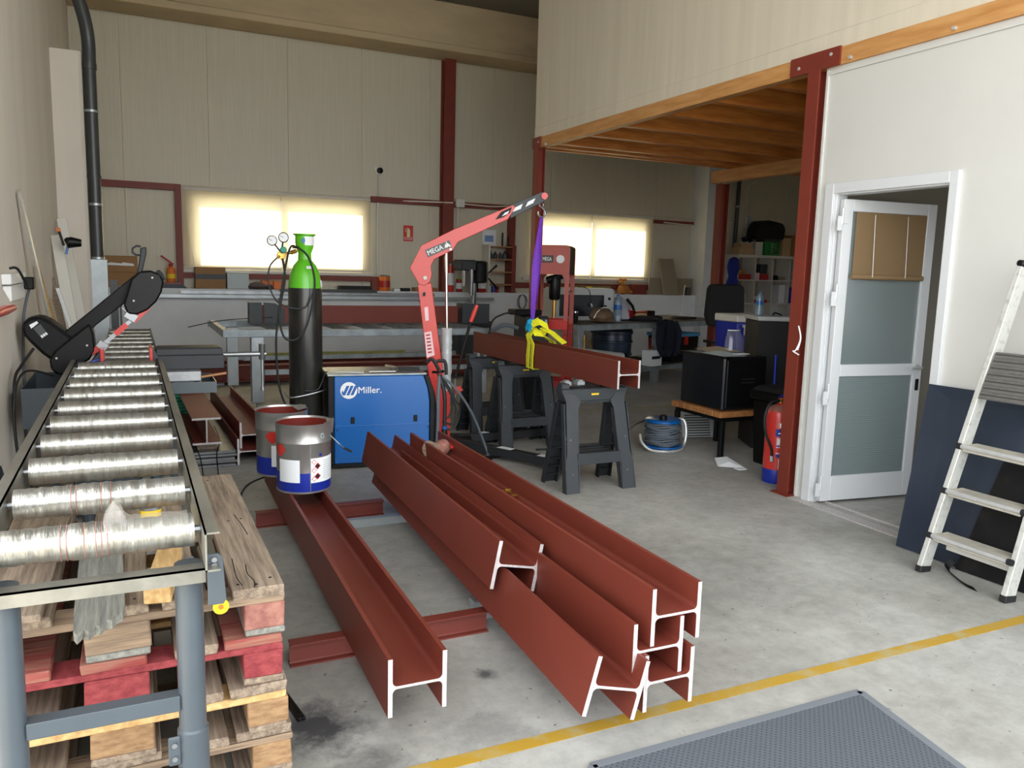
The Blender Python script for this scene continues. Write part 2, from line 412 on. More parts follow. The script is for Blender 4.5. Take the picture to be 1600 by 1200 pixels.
for a, b in zip(seams[:-1], seams[1:]):
    panel(a, b, 2.53, 4.72)
    segs = [(a,b)]
    for (w0,w1) in wins:
        ns = []
        for (p,q) in segs:
            if q<=w0 or p>=w1: ns.append((p,q)); continue
            if p<w0: ns.append((p,w0))
            if q>w1: ns.append((w1,q))
            panel(max(p,w0), min(q,w1), 1.14, 1.46); panel(max(p,w0), min(q,w1), 2.40, 2.526)
        segs = ns
    for (p,q) in segs: panel(p,q,1.14,2.526)
# exterior sheets are closed by the plinth block above; concrete crane beam along the back wall
struct('trim_5', MB().box((-.6,11.45,4.74),(12.2,11.95,5.32)).box((-.6,11.40,4.64),(12.2,11.98,4.735)), 'conc_beam', bev=.01)
# red steelwork on the back wall
def steel(n, mb): struct('trim_%d'%n, mb, 'red_steel')
steel(6, MB().box((-.4,11.9,2.45),(.66,11.99,2.535)))
steel(7, MB().box((.58,11.88,1.14),(.66,11.99,2.5)))
steel(8, MB().box((4.40,11.82,1.14),(4.58,11.83,4.64)).box((4.40,11.97,1.14),(4.58,11.98,4.64)).box((4.485,11.83,1.14),(4.495,11.97,4.64)).box((4.40,11.83,2.44),(4.58,11.97,2.56)))
steel(9, MB().box((3.30,11.90,2.46),(4.40,11.99,2.545)).box((4.58,11.90,2.46),(5.72,11.99,2.545)))
steel(10, MB().box((5.58,11.88,1.14),(5.68,11.99,2.47)))
steel(11, MB().box((8.42,11.90,2.40),(9.5,11.99,2.46)))
steel(12, MB().box((.66,11.90,1.28),(3.42,11.99,1.35)))
steel(13, MB().box((3.30,11.88,1.14),(3.46,11.99,1.35)))
steel(14, MB().box((5.6,11.90,1.22),(8.5,11.99,1.31)))
# windows
def window(n, x0, x1, xb0, xb1):
    w = sempty('window_%d'%n, ((x0+x1)/2,12.0,1.46))
    f = MB(); t = .05; z0,z1 = 1.46,2.40; xm = (x0+x1)/2
    f.box((x0,12.04,z0),(x1,12.12,z0+t)).box((x0,12.04,z1-t),(x1,12.12,z1)).box((x0,12.04,z0+t),(x0+t,12.12,z1-t)).box((x1-t,12.04,z0+t),(x1,12.12,z1-t)).box((xm-.04,12.04,z0+t),(xm+.04,12.12,z1-t))
    obj('frame', f, 'alu_white', w)
    obj('pane', MB().box((x0+t,12.08,z0+t),(xm-.04,12.086,z1-t)), 'pane', w)
    obj('pane', MB().box((xm+.04,12.08,z0+t),(x1-t,12.086,z1-t)), 'pane', w)
    xbm = (xb0+xb1)/2
    for a,b in ((xb0,xbm-.012),(xbm+.012,xb1)):
        bl = obj('blind', MB().box((a,11.952,1.43),(b,11.954,2.47)), 'blind', w)
        obj('bottom_rail', MB().box((a,11.945,1.415),(b,11.962,1.435)), 'shelf_white', bl)
        obj('roller_tube', MB().cyl((a,11.953,2.488),(b,11.953,2.488),.02,n=12), 'shelf_white', bl)
    sl = MB().box((xb0-.03,11.93,1.36),(xb1+.03,12.0,1.395)); obj('sill', sl, 'shelf_white', w)
    obj('cord', MB().tube(bez([(xb0+.03,11.94,2.46),(xb0+.05,11.93,1.9),(xb0+.12,11.93,1.5),(xb0+.09,11.92,1.36)]), .003, 6), 'shelf_white', w)
window(1, .80, 3.20, .68, 3.29)
window(2, 6.05, 8.30, 5.90, 8.42)
# far right: pilaster, right wall, and the concrete pier behind the shelf
struct('trim_15', MB().box((9.28,11.55,0),(9.66,12.0,4.7)), 'plinth')
struct('wall_right', MB().box((12.2,1.5,0),(12.4,12.2,5.4)).box((7.2,4.0,0),(12.2,4.1,.9)).box((7.2,4.0,2.2),(12.2,4.1,5.32)).box((7.2,4.0,.9),(7.6,4.1,2.2)).box((9.4,4.0,.9),(12.2,4.1,2.2)).box((4.22,1.5,2.95),(12.2,1.6,5.32)), 'plaster')  # unseen cross wall has an added opening that daylights the cube shelf
# mezzanine: upper wall, trim, beams, joists, deck
struct('wall_upper_right', MB().box((4.121,1.5,3.02),(4.22,8.18,5.32)), 'mezz_wall')
struct('trim_16', MB().prism([(4.112,2.955),(4.112,3.06),(4.118,3.066),(4.16,3.066),(4.16,2.955)], 1.5, 8.17, 'xz'), 'mezz_wall')
struct('trim_17', MB().box((4.10,1.5,2.845),(4.18,8.14,2.953)), 'pine')
struct('trim_18', MB().box((6.86,4.1,2.69),(6.96,8.5,2.842)), 'pine')
jst = sempty('ceiling_joists', (5.8,6,2.845))
for y in (7.98,7.72,7.08,6.46,5.83,5.2,4.57,4.2):
    obj('joist', MB().box((4.18,y-.04,2.845),(9.6,y+.04,3.03)), 'pine_x', jst)
dk = sempty('ceiling_deck', (5.8,6,3.04))
for k in range(8):
    y = 4.1+k*.51
    obj('deck_board', MB().box((4.22,y,3.035),(9.6,min(y+.5,8.16),3.06)), 'deck', dk)
struct('trim_19', MB().box((4.22,8.14,2.845),(9.6,8.19,3.3)), 'pine_x')
def col_h(n, x, y, z1, s=.10, plate=None):
    mb = MB(); h=s/2
    mb.box((x-h,y-h,0.01),(x-h+.009,y+h,z1)).box((x+h-.009,y-h,0.01),(x+h,y+h,z1)).box((x-h+.009,y-.004,0.01),(x+h-.009,y+.004,z1)).box((x-h-.03,y-h-.03,0),(x+h+.03,y+h+.03,.01))
    if plate: mb.box(*plate)
    steel(n, mb)
col_h(20, 4.14, 8.10, 2.845, .10, ((4.085,7.98,2.84),(4.10,8.17,2.955)))
col_h(21, 4.12, 4.07, 2.845, .10, ((4.085,3.88,2.842),(4.10,4.30,2.958)))
col_h(22, 7.02, 8.45, 2.69, .12)
bolts = MB()
for y,z in ((3.95,2.92),(4.22,2.885),(3.8,2.87),(3.1,2.87),(8.02,2.9),(7.86,2.86)): bolts.cyl((4.08,y,z),(4.10,y,z),.011,n=8)
struct('trim_23', bolts, 'cut')
# lower white wall with the door opening, casing
wr = MB().box((4.121,3.86,0),(4.20,4.01,2.845)).box((4.121,1.5,0),(4.20,3.03,2.845)).box((4.121,3.03,2.06),(4.20,3.86,2.845))
struct('wall_right_lower', wr, 'white_wall')
struct('trim_24', MB().box((4.112,1.5,0),(4.121,1.505,2.845)).box((4.108,3.995,0.0),(4.121,3.98,2.83)).box((4.108,1.5,2.80),(4.121,3.98,2.815)), 'white_wall')
cs = MB().box((4.095,3.85,0),(4.125,3.92,2.11)).box((4.095,2.985,0),(4.125,3.04,2.11)).box((4.095,3.04,2.045),(4.125,3.85,2.11)).box((4.115,3.835,0),(4.21,3.86,2.06)).box((4.115,3.03,0),(4.21,3.045,2.06)).box((4.115,3.045,2.035),(4.21,3.835,2.06))
struct('trim_25', cs, 'alu_white', bev=.003)
struct('wall_office', MB().box((4.2,3.93,0),(7.2,4.01,2.845)).box((7.1,1.5,0),(7.2,3.93,2.845)).box((4.22,1.5,0),(7.1,1.6,1.0)).box((4.22,1.5,2.1),(7.1,1.6,2.845)).box((4.22,1.5,1.0),(5.0,1.6,2.1)).box((5.7,1.5,1.0),(7.1,1.6,2.1)), mat('office_paint', (150,144,132), .8))  # window gap in the unseen office front, added to light the door leaf
struct('ceiling_office', MB().box((4.2,1.5,2.845),(7.2,4.01,2.95)), 'roof')
# door leaf, opened into the office
d = bpy.data.objects.new('door_1', None); col.objects.link(d); d['kind'] = 'structure'
d.location = (4.13,3.80,.02); d.rotation_euler = (0,0,R(-7)); W[d] = Matrix.LocRotScale(Vector((4.13,3.80,.02)), Euler((0,0,R(-7))), None)
lw, lh = .76, 1.99
fr = MB().box((0,-.02,0),(.075,.02,lh)).box((lw-.075,-.02,0),(lw,.02,lh)).box((.075,-.02,lh-.075),(lw-.075,.02,lh)).box((.075,-.02,0),(lw-.075,.02,.17)).box((.075,-.02,.845),(lw-.075,.02,.925))
obj('leaf_frame', fr, 'alu_white', d, local=True, bev=.003)
obj('upper_pane', MB().box((.075,-.004,.925),(lw-.075,.004,lh-.075)), 'door_glass_up', d, local=True)
lp = MB().box((.075,-.004,.17),(lw-.075,.004,.845))
lpo = obj('lower_pane', lp, 'door_glass', d, local=True)
rb = MB()
for k in range(44): rb.box((.075,-.007,.18+k*.015),(lw-.075,-.004,.185+k*.015))
rbo = obj('rib', rb, 'door_glass', lpo, local=True, kind='stuff')
bb_ = obj('bamboo_blind', MB().box((.11,-.014,1.50),(lw-.077,-.009,lh-.077)), 'bamboo', d, local=True)
sl = MB()
for k in range(48): sl.box((.105,-.0165,1.505+k*.0085),(lw-.077,-.014,1.51+k*.0085))
obj('slat', sl, 'bamboo', bb_, local=True, kind='stuff')
obj('blind_roll', MB().cyl((.10,-.022,1.50),(lw-.078,-.022,1.50),.017,n=12), 'bamboo', bb_, local=True)
obj('cord', MB().tube([(.25,-.022,1.9),(.25,-.042,1.50)],.003,5).tube([(.52,-.022,1.9),(.52,-.042,1.50)],.003,5), 'shelf_white', bb_, local=True)
hd = MB().tube([(lw-.035,-.02,.90),(lw-.035,-.055,.90),(lw-.13,-.06,.90)],.009,8).cyl((lw-.035,-.02,.90),(lw-.035,-.026,.90),.02,n=12)
obj('handle', hd, 'alu', d, local=True)
obj('lock', MB().box((lw-.05,-.026,.74),(lw-.02,-.02,.82)), 'black', d, local=True, bev=.003)
for z in (.13,.75,.85+.55,1.88):
    hg = MB().cyl((-.012,-.026,z-.05),(-.012,-.026,z+.05),.009,n=10).box((-.012,-.028,z-.045),(.03,-.02,z+.045)).box((-.05,-.03,z-.09),(-.012,-.022,z-.0))
    obj('hinge', hg, 'alu_white', d, local=True)
# conduits and small wall fittings of the building
cd = MB().tube(bez([(3.42,11.93,2.90),(3.42,11.93,2.60),(3.42,11.93,2.52),(3.50,11.93,2.50),(4.1,11.88,2.51),(4.56,11.80,2.515)]),.011,6)
cd.tube([(3.40,11.93,2.50),(3.40,11.93,1.30)],.013,6).tube([(4.64,11.80,2.50),(4.64,11.80,1.9)],.011,6).tube(bez([(4.6,11.80,2.515),(5.2,11.86,2.50),(5.5,11.86,2.52),(5.7,11.9,2.52)]),.011,6)
struct('trim_26', cd, 'shelf_white')
struct('trim_27', MB().tube(bez([(9.45,11.53,4.5),(9.45,11.53,2.7),(9.42,11.53,2.42),(9.30,11.88,2.40),(8.6,11.88,2.42)]),.013,6).tube([(9.95,11.95,3.2),(9.95,11.95,1.2)],.022,8).tube([(10.02,11.95,3.2),(10.02,11.95,1.2)],.014,8).tube(bez([(10.75,11.95,3.3),(10.55,11.95,3.2),(10.52,11.95,3.0),(10.5,11.95,1.9)]),.012,6), 'shelf_white')

# ================================================================== STEEL BEAMS
def h_section(w, h, tf, tw, r=.016, n=4):
    # flanges vertical (at x=0 and x=w), web horizontal at mid height
    a, b = tf, w-tf; m0, m1 = h/2-tw/2, h/2+tw/2
    def q(cx, cz, a0, a1): return [(cx+r*math.cos(R(a0+(a1-a0)*i/n)), cz+r*math.sin(R(a0+(a1-a0)*i/n))) for i in range(n+1)]
    p = [(0,0),(a,0)] + q(a+r, m0-r, 180, 90) + q(b-r, m0-r, 90, 0) + [(b,0),(w,0),(w,h),(b,h)] + q(b-r, m1+r, 0, -90) + q(a+r, m1+r, 270, 180) + [(a,h),(0,h)]
    return p
def beam(name, label, near, length, yaw_, roll_=0.0, w=.195, h=.195, tf=.015, tw=.009, group=None, m_='primer', upright=False, pitch_=0.0, cat='beam'):
    mb = MB()
    sec = h_section(w, h, tf, tw, r=min(.016, w*.1))
    if upright:  # flanges horizontal
        sec = [(z, x) for x, z in h_section(h, w, tf, tw, r=.008)]
    mb.prism(sec, 0, length, 'xz', 0, 1)
    o = obj(name, mb, [m_, 'cut'])
    o.location = near; o.rotation_euler = (R(pitch_), R(roll_), R(-yaw_))
    W[o] = o.matrix_basis.copy()
    return tag(o, label, cat, group)
G = 'oxide red steel beams stacked on the floor'
beam('steel_beam', 'red primed H-beam lying alone with a paint bucket standing on it', (.682,2.262,.092), 3.0, 1.2, group=G)
beam('steel_beam', 'red H-beam leaning to the right, lowest left beam of the stack', (1.203,1.95,.150), 2.85, 2.6, 15, group=G)
beam('steel_beam', 'red H-beam at the bottom right of the stack, under the others', (1.447,1.975,.092), 2.62, .8, group=G)
beam('steel_beam', 'red H-beam in the middle layer, nested into the lower right beam', (1.412,1.995,.196), 2.6, 1.0, group=G)
beam('steel_beam', 'topmost right red H-beam of the stack, brass pieces in its trough', (1.482,2.0,.301), 2.6, .8, group=G)
beam('steel_beam', 'tilted red H-beam with shorter reach resting over the leaning one', (1.222,2.70,.268), 2.2, 1.9, 11, group=G)
GB = 'small red bearers under the beams'
def bearer(label, x0, x1, y, yaw_):
    mb = MB(); s = [(z, x) for x, z in h_section(.09, .055, .0065, .005, r=.006)]
    mb.prism(s, 0, x1-x0, 'xz', 0, 1)
    o = obj('bearer', mb, ['primer2','primer2']); o.location = (x0, y+.03, 0); o.rotation_euler = (0,0,R(-90+yaw_)); W[o] = o.matrix_basis.copy()
    return tag(o, label, 'beam', GB)
bearer('small red I-beam bearer crosswise under the beams, the nearer one', .49, 1.30, 2.90, 0)
bearer('small red I-beam bearer crosswise under the beams, the farther one', .60, 1.35, 4.60, 0)
bearer('short red I-beam bearer under the right end of the stack', 1.40, 1.80, 2.90, 0)
one('steel_tube', MB().box((.98,4.38,0),(1.75,4.43,.05)), 'galv', 'galvanised square tube on the floor beside the farther bearer', 'tube', bev=.003)
one('steel_tube', MB().box((1.28,2.99,0),(1.9,3.05,.085)), 'galv', 'galvanised tube lying under the leaning beam beside the near bearer', 'tube', bev=.003)
# suspended beam
beam('steel_beam', 'red H-beam hanging in the sling over the sawhorses', (2.972,4.54,.716), 2.52, -.3, w=.185, h=.195)
# small things in the beam troughs
yy = 0
gl = MB()
for (x,y,z,rx,ry,rz_,sx) in ((1.93,4.40,.415,.3,.2,.6,.05),(1.57,4.30,.43,.5,.1,1.4,.045)): pass
g0 = thing('work_glove', 'crumpled red and grey work glove on the far end of the top beam', 'glove', (1.62,4.33,.41), .5)
gm = MB().lathe([(.012,-.06),(.042,-.045),(.05,0),(.045,.04),(.03,.06)], (0,0,.04), (1,.2,.1), 12)
obj('palm', gm, 'wood_pink', g0, local=True)
for k in range(4): obj('finger', MB().tube([(.05,-.03+k*.02,.035),(.085,-.04+k*.024,.05),(.11,-.045+k*.026,.02)],[.012,.011,.009],8), 'red', g0, local=True)
obj('cuff', MB().lathe([(.038,0),(.048,.05)], (-.06,0,.045), (-1,0,.2), 12), 'wood_old', g0, local=True)
for i,(dx,dy,ry) in enumerate(((0,0,.3),(.035,-.05,1.1),(.05,.05,2.0),(.0,.12,.7))):
    one('brass_fitting', MB().obox((1.60+dx,3.42+dy,.412),(.06,.016,.012),(0,0,ry)).obox((1.615+dx,3.43+dy,.42),(.03,.02,.008),(0,0,ry+.5)), 'brass',
        ['nearest brass scrap piece in the trough of the top right beam','second small brass scrap in the beam trough, beside the nearest','third brass scrap in the beam trough, slightly to the right','farthest brass scrap piece in the trough of the top right beam'][(1,0,2,3)[i]], 'fitting', 'brass scraps in the top beam', bev=.002)

# ================================================================== BUCKETS
def bucket(x, y, z, rz, label, seed, front=True):
    t = thing('paint_bucket', label, 'bucket', (x,y,z), rz, 'primer buckets standing on the left beam')
    r, h = .144, .375
    obj('body', MB().lathe([(r*.97,0),(r*.99,.006),(r*.985,.012),(r,.02),(r,h*.30)], n=40, caps=False).lathe([(r*.97,.004),(.001,.004)], n=40, caps=False), 'blue_dark', t, local=True)
    obj('upper_wall', MB().lathe([(r,h*.30),(r*1.0,h*.70),(r*1.03,h*.715),(r*1.03,h*.73),(r*1.01,h*.745),(r*1.035,h*.99),(r*1.05,h),(r*1.035,h*.985),(r*.99,h*.74),(r*.98,h*.3)], n=40, caps=False), 'tin', t, local=True)
    obj('bottom_rim', MB().lathe([(r*.98,-.001),(r*1.01,.001),(r*1.01,.008),(r*.99,.010)], n=40, caps=False), 'tin', t, local=True)
    obj('paint_coating', MB().lathe([(r*1.0,h*.97),(r*.975,h*.5),(r*.97,h*.45),(.001,h*.44)], n=40, caps=False), 'wet_red', t, local=True)
    # pouring spout bent into the rim
    sp = MB().add([(.10*math.cos(-.9)*1.35,.10*math.sin(-.9)*1.35,h*.995),(.155,-.05,h*1.02),(.165,-.0,h*1.01),(.148,-.045,h*.80),(.135,.045,h*.99),(.150,.03,h*.82)],
        [(0,1,3),(1,2,5,3),(2,4,5)], 0, False)
    sp.add([(.12,-.09,h*.99),(.155,-.05,h*1.02),(.165,0,h*1.01),(.135,.045,h*.99),(.125,-.02,h*.93)], [(0,1,4),(1,2,4),(2,3,4)], 0, False)
    obj('spout', sp, 'tin', t, local=True)
    def patch(a0, a1, z0, z1, m_, nm, k=1.008, par=None):
        mb = MB(); n = 14; vs = []
        for i in range(n+1):
            a = R(a0+(a1-a0)*i/n); vs += [(r*k*math.cos(a), r*k*math.sin(a), z0), (r*k*math.cos(a), r*k*math.sin(a), z1)]
        mb.add(vs, [(2*i,2*i+2,2*i+3,2*i+1) for i in range(n)], 0, True)
        return obj(nm, mb, m_, par or t, local=True)
    patch(-163,-112,.062,.185,'paper','label'); lb = patch(-91,-14,.058,.192,'paper','label')
    for k in range(9): patch(-60,-22,.172-k*.012,.1745-k*.012,'frost','text_line',1.011,lb)
    for k in range(2):
        for cc,zz,mm in ((-74,.148-k*.055,'screen'),):
            mb = MB(); s_ = .019
            def pp(da,dz,kk=1.012): a = R(cc)+da/r; return (r*kk*math.cos(a), r*kk*math.sin(a), zz+dz)
            mb.add([pp(-s_,0),pp(0,-s_),pp(s_,0),pp(0,s_)],[(0,1,2,3)]); mb2 = MB().add([pp(-s_*.72,0,1.016),pp(0,-s_*.72,1.016),pp(s_*.72,0,1.016),pp(0,s_*.72,1.016)],[(0,1,2,3)])
            obj('hazard_diamond', mb, 'red', lb, local=True); obj('hazard_symbol', mb2, mm, lb, local=True)
    for k in range(3):
        mb = MB(); s_=.015
        def pq(da,dz,kk): a = R(-82)+da/r; return (r*kk*math.cos(a), r*kk*math.sin(a), .172-k*.046+dz)
        mb.add([pq(-s_,0,1.012),pq(0,-s_,1.012),pq(s_,0,1.012),pq(0,s_,1.012)],[(0,1,2,3)]); obj('hazard_diamond', mb, 'red', lb, local=True)
        mb = MB().add([pq(-s_*.75,0,1.016),pq(0,-s_*.75,1.016),pq(s_*.75,0,1.016),pq(0,s_*.75,1.016)],[(0,1,2,3)]); obj('hazard_symbol', mb, 'paper', lb, local=True)
    # red diamond on the left flank and round emblem on the right
    mb = MB()
    def pr_(a,z_,kk=1.01): return (r*kk*math.cos(R(a)), r*kk*math.sin(R(a)), z_)
    [mb.add([pr_(-178+k*5,.235-.045*(1-abs(k-3.5)/3.5)),pr_(-173+k*5,.235-.045*(1-abs(k-2.5)/3.5)),pr_(-173+k*5,.235+.05*(1-abs(k-2.5)/3.5)),pr_(-178+k*5,.235+.05*(1-abs(k-3.5)/3.5))],[(0,1,2,3)]) for k in range(0,7)]; obj('hazard_diamond', mb, 'red', t, local=True)
    rg = MB(); vs=[]
    for i in range(17):
        a = 2*math.pi*i/16
        for rr in (.026,.018): vs.append(pr_(-20+R(1)*0+math.degrees(rr*math.cos(a)/r), .235+rr*math.sin(a)))
    rg.add(vs,[(2*i,2*i+1,2*i+3,2*i+2) for i in range(16)]); obj('round_emblem', rg, 'blue', t, local=True)
    mb = MB(); mb.add([pr_(-20+6*math.cos(R(a)), .235+.013*math.sin(R(a)),1.011) for a in range(0,360,30)],[list(range(12))]); obj('emblem_centre', mb, 'red', t, local=True)
    mb = MB(); mb.add([pr_(-70,.200),pr_(-64,.200),pr_(-64,.216),pr_(-70,.216)],[(0,1,2,3)]); obj('small_emblem', mb, 'blue_dark', t, local=True)
    g = text_mb('G', (-.0,0,0), (1,0,0), (0,0,1), .028, 0, .02)
    g.v = [pr_(-68+math.degrees(v[0]/r), .295+v[2], 1.035) for v in g.v]; obj('letter', g, 'frost', t, local=True)
    hn = MB().tube(bez([(r*1.04*math.cos(R(-35)), r*1.04*math.sin(R(-35)), .30),(.17,-.10,.25),(.215,-.08,.21)]),.0025,6)
    wh = obj('wire_handle', hn, 'steel', t, local=True)
    obj('grip', MB().cyl((.20,-.085,.222),(.245,-.07,.195),.007,n=8), 'rubber', wh, local=True)
    obj('seam', MB().box((-.002,-r*1.012,.012),(.002,-r*1.0,.27)), 'steel', t, local=True)
    return t
bucket(.822,4.33,.288,.05,'nearer tin bucket of red primer with pouring spout, on the beam',1)
bucket(.77,4.72,.288,.7,'farther tin bucket of red primer, half hidden behind the nearer',2)

# ================================================================== PALLETS
cols = [('wood_old','wood_pink','wood_old_x'),('wood_red_x','wood_red','wood_red_x'),('wood_old','end_grain','wood_light'),('wood_old','end_grain','wood_old_x'),('wood_old','end_grain','wood_old_x')]
names = ['topmost weathered pallet with a pinkish corner block','red painted pallet, second from the top of the stack','brown pallet with red blocks above it, third from the top','greyish brown pallet, fourth from the top of the stack','lowest wooden pallet standing on the floor']
px0, px1, py0, py1 = -.462, .338, 2.06, 3.28
def board(m_, a, b, par, nm='board', jitter=.004):
    j = lambda: random.uniform(-jitter, jitter)
    x0,y0,z0 = a; x1,y1,z1 = b
    mb = MB().add([(x0+j(),y0+j(),z0),(x1+j(),y0+j(),z0),(x1+j(),y1+j(),z0),(x0+j(),y1+j(),z0),(x0+j(),y0+j(),z1),(x1+j(),y0+j(),z1),(x1+j(),y1+j(),z1),(x0+j(),y1+j(),z1)],
        [(0,3,2,1),(4,5,6,7),(0,1,5,4),(1,2,6,5),(2,3,7,6),(3,0,4,7)])
    return obj(nm, mb, m_, par, bev=.003)
for i in range(5):
    zt = .665 - i*.133; z0 = zt-.133
    t = thing('wooden_pallet', names[i], 'pallet', (-.06,2.67,z0), 0, 'wooden pallets stacked under the roller conveyor')
    dm, bm_, sm_ = cols[i]
    if i == 0: top_pallet = t
    ox = random.uniform(-.008,.008); oy = random.uniform(-.012,.012)
    if i == 0: ox = oy = 0
    if i in (3,4): ox += .012
    xs = [(0,.145),(.163,.263),(.328,.473),(.537,.637),(.655,.8)]
    for k,(a,b) in enumerate(xs):
        mm = dm if not (i==1 and k in (0,3)) else 'wood_old'
        if i == 0 and k == 4: a += .012
        if i == 0 and k == 3: a, b = .50, .59
        th_ = .026 if not (i==0 and k==4) else .032
        board(mm, (px0+ox+a, py0+oy, zt-th_), (px0+ox+b, py1+oy, zt), t, 'deck_board')
    for ya,yb in ((0,.10),(.56,.66),(1.12,1.22)):
        board('wood_red' if i==1 else sm_, (px0+ox,py0+oy+ya,zt-.045), (px1+ox,py0+oy+yb,zt-.026), t, 'cross_board')
        for xa,xb in ((0,.10),(.33,.475),(.70,.80)):
            bmm = 'wood_red' if (i==1 and xa>.6) else bm_
            if i == 1 and xa < .6: bmm = 'wood_red'
            if i == 0 and xa < .6: bmm = 'wood_old_x'
            board(bmm, (px0+ox+xa,py0+oy+ya,z0+.019), (px0+ox+xb,py0+oy+yb+.03,zt-.045), t, 'block', .003)
    for xa,xb in ((0,.10),(.33,.475),(.70,.80)):
        board('wood_old' if i else 'wood_grey', (px0+ox+xa,py0+oy,z0+.001), (px0+ox+xb,py1+oy,z0+.019), t, 'bottom_board', .002)
for (x,y,pt) in ((.225,2.10,0),(.27,2.085,0),(.31,2.12,0),(.26,2.66,0),(.30,2.67,0),(.24,3.2,0),(-.02,2.10,0),(-.40,2.12,0),(-.36,2.10,0)):
    obj('nail', MB().cyl((x,y,.6645),(x,y,.6662),.004,n=8), 'black', top_pallet)
for pts in ([(.262,2.065),(.268,2.11),(.258,2.17),(.262,2.24)],[(.235,2.09),(.228,2.16),(.232,2.30)],[(.30,2.5),(.295,2.6),(.285,2.72)]):
    obj('crack', MB().tube(bez([(a,b,.6652) for a,b in pts]), .0014, 4), 'black', top_pallet)
# loose timber on the top pallet
zt = .668
br = MB(); prof = [(-.160,2.70),(-.055,2.70),(-.040,2.02),(-.045,1.965),(-.058,1.955),(-.066,1.93),(-.078,1.935),(-.09,1.905),(-.10,1.915),(-.112,1.885),(-.122,1.905),(-.134,1.875),(-.142,1.90),(-.147,2.02)]
br.prism(prof, zt, zt+.022, 'xy', 0, 0); br2 = MB().add(br.v, br.f)
one('wooden_board', br, 'wood_grey', 'grey weathered board with a splintered broken end over the pallet edge', 'board')
o = one('wooden_block', MB().prism([(.0,2.045),(.062,2.035),(.105,2.36),(.045,2.37)], zt, zt+.042, 'xy'), 'wood_light', 'short golden timber block lying beside the broken grey board', 'block', bev=.003)
one('wooden_board', MB().prism([(-.35,2.04),(-.215,2.03),(-.20,2.95),(-.34,2.95)], zt, zt+.018, 'xy'), 'wood_old', 'brown board lying at the left on the top pallet', 'board', bev=.002)
t = thing('capped_bar', 'round dark bar with a bright yellow painted end on the pallet', 'bar', (.17,2.2,zt+.02), 0)
obj('bar', MB().cyl((.172,1.99,zt-.008),(.165,2.42,zt-.006),.019,n=18), 'pipe_grey', t)
obj('painted_end', MB().cyl((.1722,1.984,zt-.008),(.172,1.99,zt-.008),.0192,n=18), 'yellow', t)
obj('core_mark', MB().cyl((.1724,1.981,zt-.008),(.1722,1.9841,zt-.008),.006,n=10), 'orange', t)
t = thing('yellow_tin', 'small yellow tin seen between the rollers, on the top pallet', 'tin', (.055,2.56,zt), 0)
obj('body', MB().cyl((.03,2.62,zt),(.03,2.62,zt+.075),.03,n=20), 'yellow', t); obj('lid', MB().cyl((.03,2.62,zt+.075),(.03,2.62,zt+.083),.031,n=20), 'steel', t)
g = text_mb('VAL', (0,0,0), (1,0,0), (0,0,1), .022, 0, .02, .05); g.v = [(.03+.0308*math.sin(v[0]/.03-1.0), 2.62-.0308*math.cos(v[0]/.03-1.0), zt+.03+v[2]) for v in g.v]
obj('lettering', g, 'black', t)
one('steel_rod', MB().bar((.40,2.84,.008),(.455,2.50,.008),.014,.014).bar((.415,2.84,.008),(.468,2.50,.008),.012,.012), 'black', 'pair of thin black steel rods on the floor beside the pallets', 'rod', bev=.002)

# ================================================================== ROLLER CONVEYOR
t = thing('roller_conveyor', 'grey steel roller conveyor with ten film-wrapped rollers over the pallets', 'conveyor', (-.08,3.3,0), 0)
xl, xr = -.29, .122; y0c, y1c = 1.74, 5.12; zc = .90
for s_, x in ((-1,xl),(1,xr)):
    mb = MB(); a, b = (x, x+s_*.004)
    mb.box((a,y0c,zc-.055),(b,y1c,zc+.032)); mb.box((x,y0c,zc+.028),(x+s_*.03,y1c,zc+.032)); mb.box((x,y0c,zc-.055),(x+s_*.03,y1c,zc-.051))
    r_ = obj('side_rail', mb, 'rail', t)
    bl = MB()
    for k in range(10): bl.cyl((x+s_*.004,1.87+.34*k,zc),(x+s_*.014,1.87+.34*k,zc),.011,n=6)
    obj('axle_nut', bl, 'steel', r_)
for k in range(10):
    y = 1.87+.34*k
    mb = MB(); n = 26
    prof = []
    L_ = xr-xl-.028
    for i in range(41):
        zz = L_*i/40; wr = .0012*math.sin(i*2.1+k)+random.uniform(-.0009,.0009) if 3 < i < 37 else 0
        prof.append((.0375+wr + (.0015 if 14 < i < 22 else 0), zz))
    mb.lathe(prof, (xl+.014,y,zc+.002), (1,0,0), n)
    ro = obj('roller', mb, 'roller', t)
    obj('axle', MB().cyl((xl,y,zc+.002),(xr,y,zc+.002),.009,n=8), 'steel', ro)
    # stains of the wound film
    if k in (0,1):
        st = MB()
        for q in range(9): st.lathe([(.0393,0),(.0393,.0016)], (xl+.014+L_*.32+q*.011,y,zc+.002), (1,0,0), n, caps=False)
        obj('film_band', st, 'wood_pink', ro)
# crumpled loose film over the first roller
fm = MB(); nx, ny = 16, 12; vs = []
random.seed(3)
for i in range(nx+1):
    for j in range(ny+1):
        x = -.07+.165*i/nx; a = R(150 - 190*j/ny); rr = .041+random.uniform(0,.007)
        if j > ny-4: rr += (j-ny+4)*.006*(1-abs(i/nx-.6))*1.5
        if i/nx < .35 and 2 < j < 7: rr += .02*math.exp(-((i/nx-.12)/.1)**2)*2.2*random.uniform(.6,1)
        vs.append((x+random.uniform(-.003,.003), 1.87-rr*math.cos(a)*-1 if False else 1.87+rr*math.cos(a), zc+.002+rr*math.sin(a)))
fm.add(vs, [(i*(ny+1)+j,(i+1)*(ny+1)+j,(i+1)*(ny+1)+j+1,i*(ny+1)+j+1) for i in range(nx) for j in range(ny)], 0, True)
obj('plastic_wrap', fm, 'film', t, label='torn transparent stretch film hanging off the first roller')
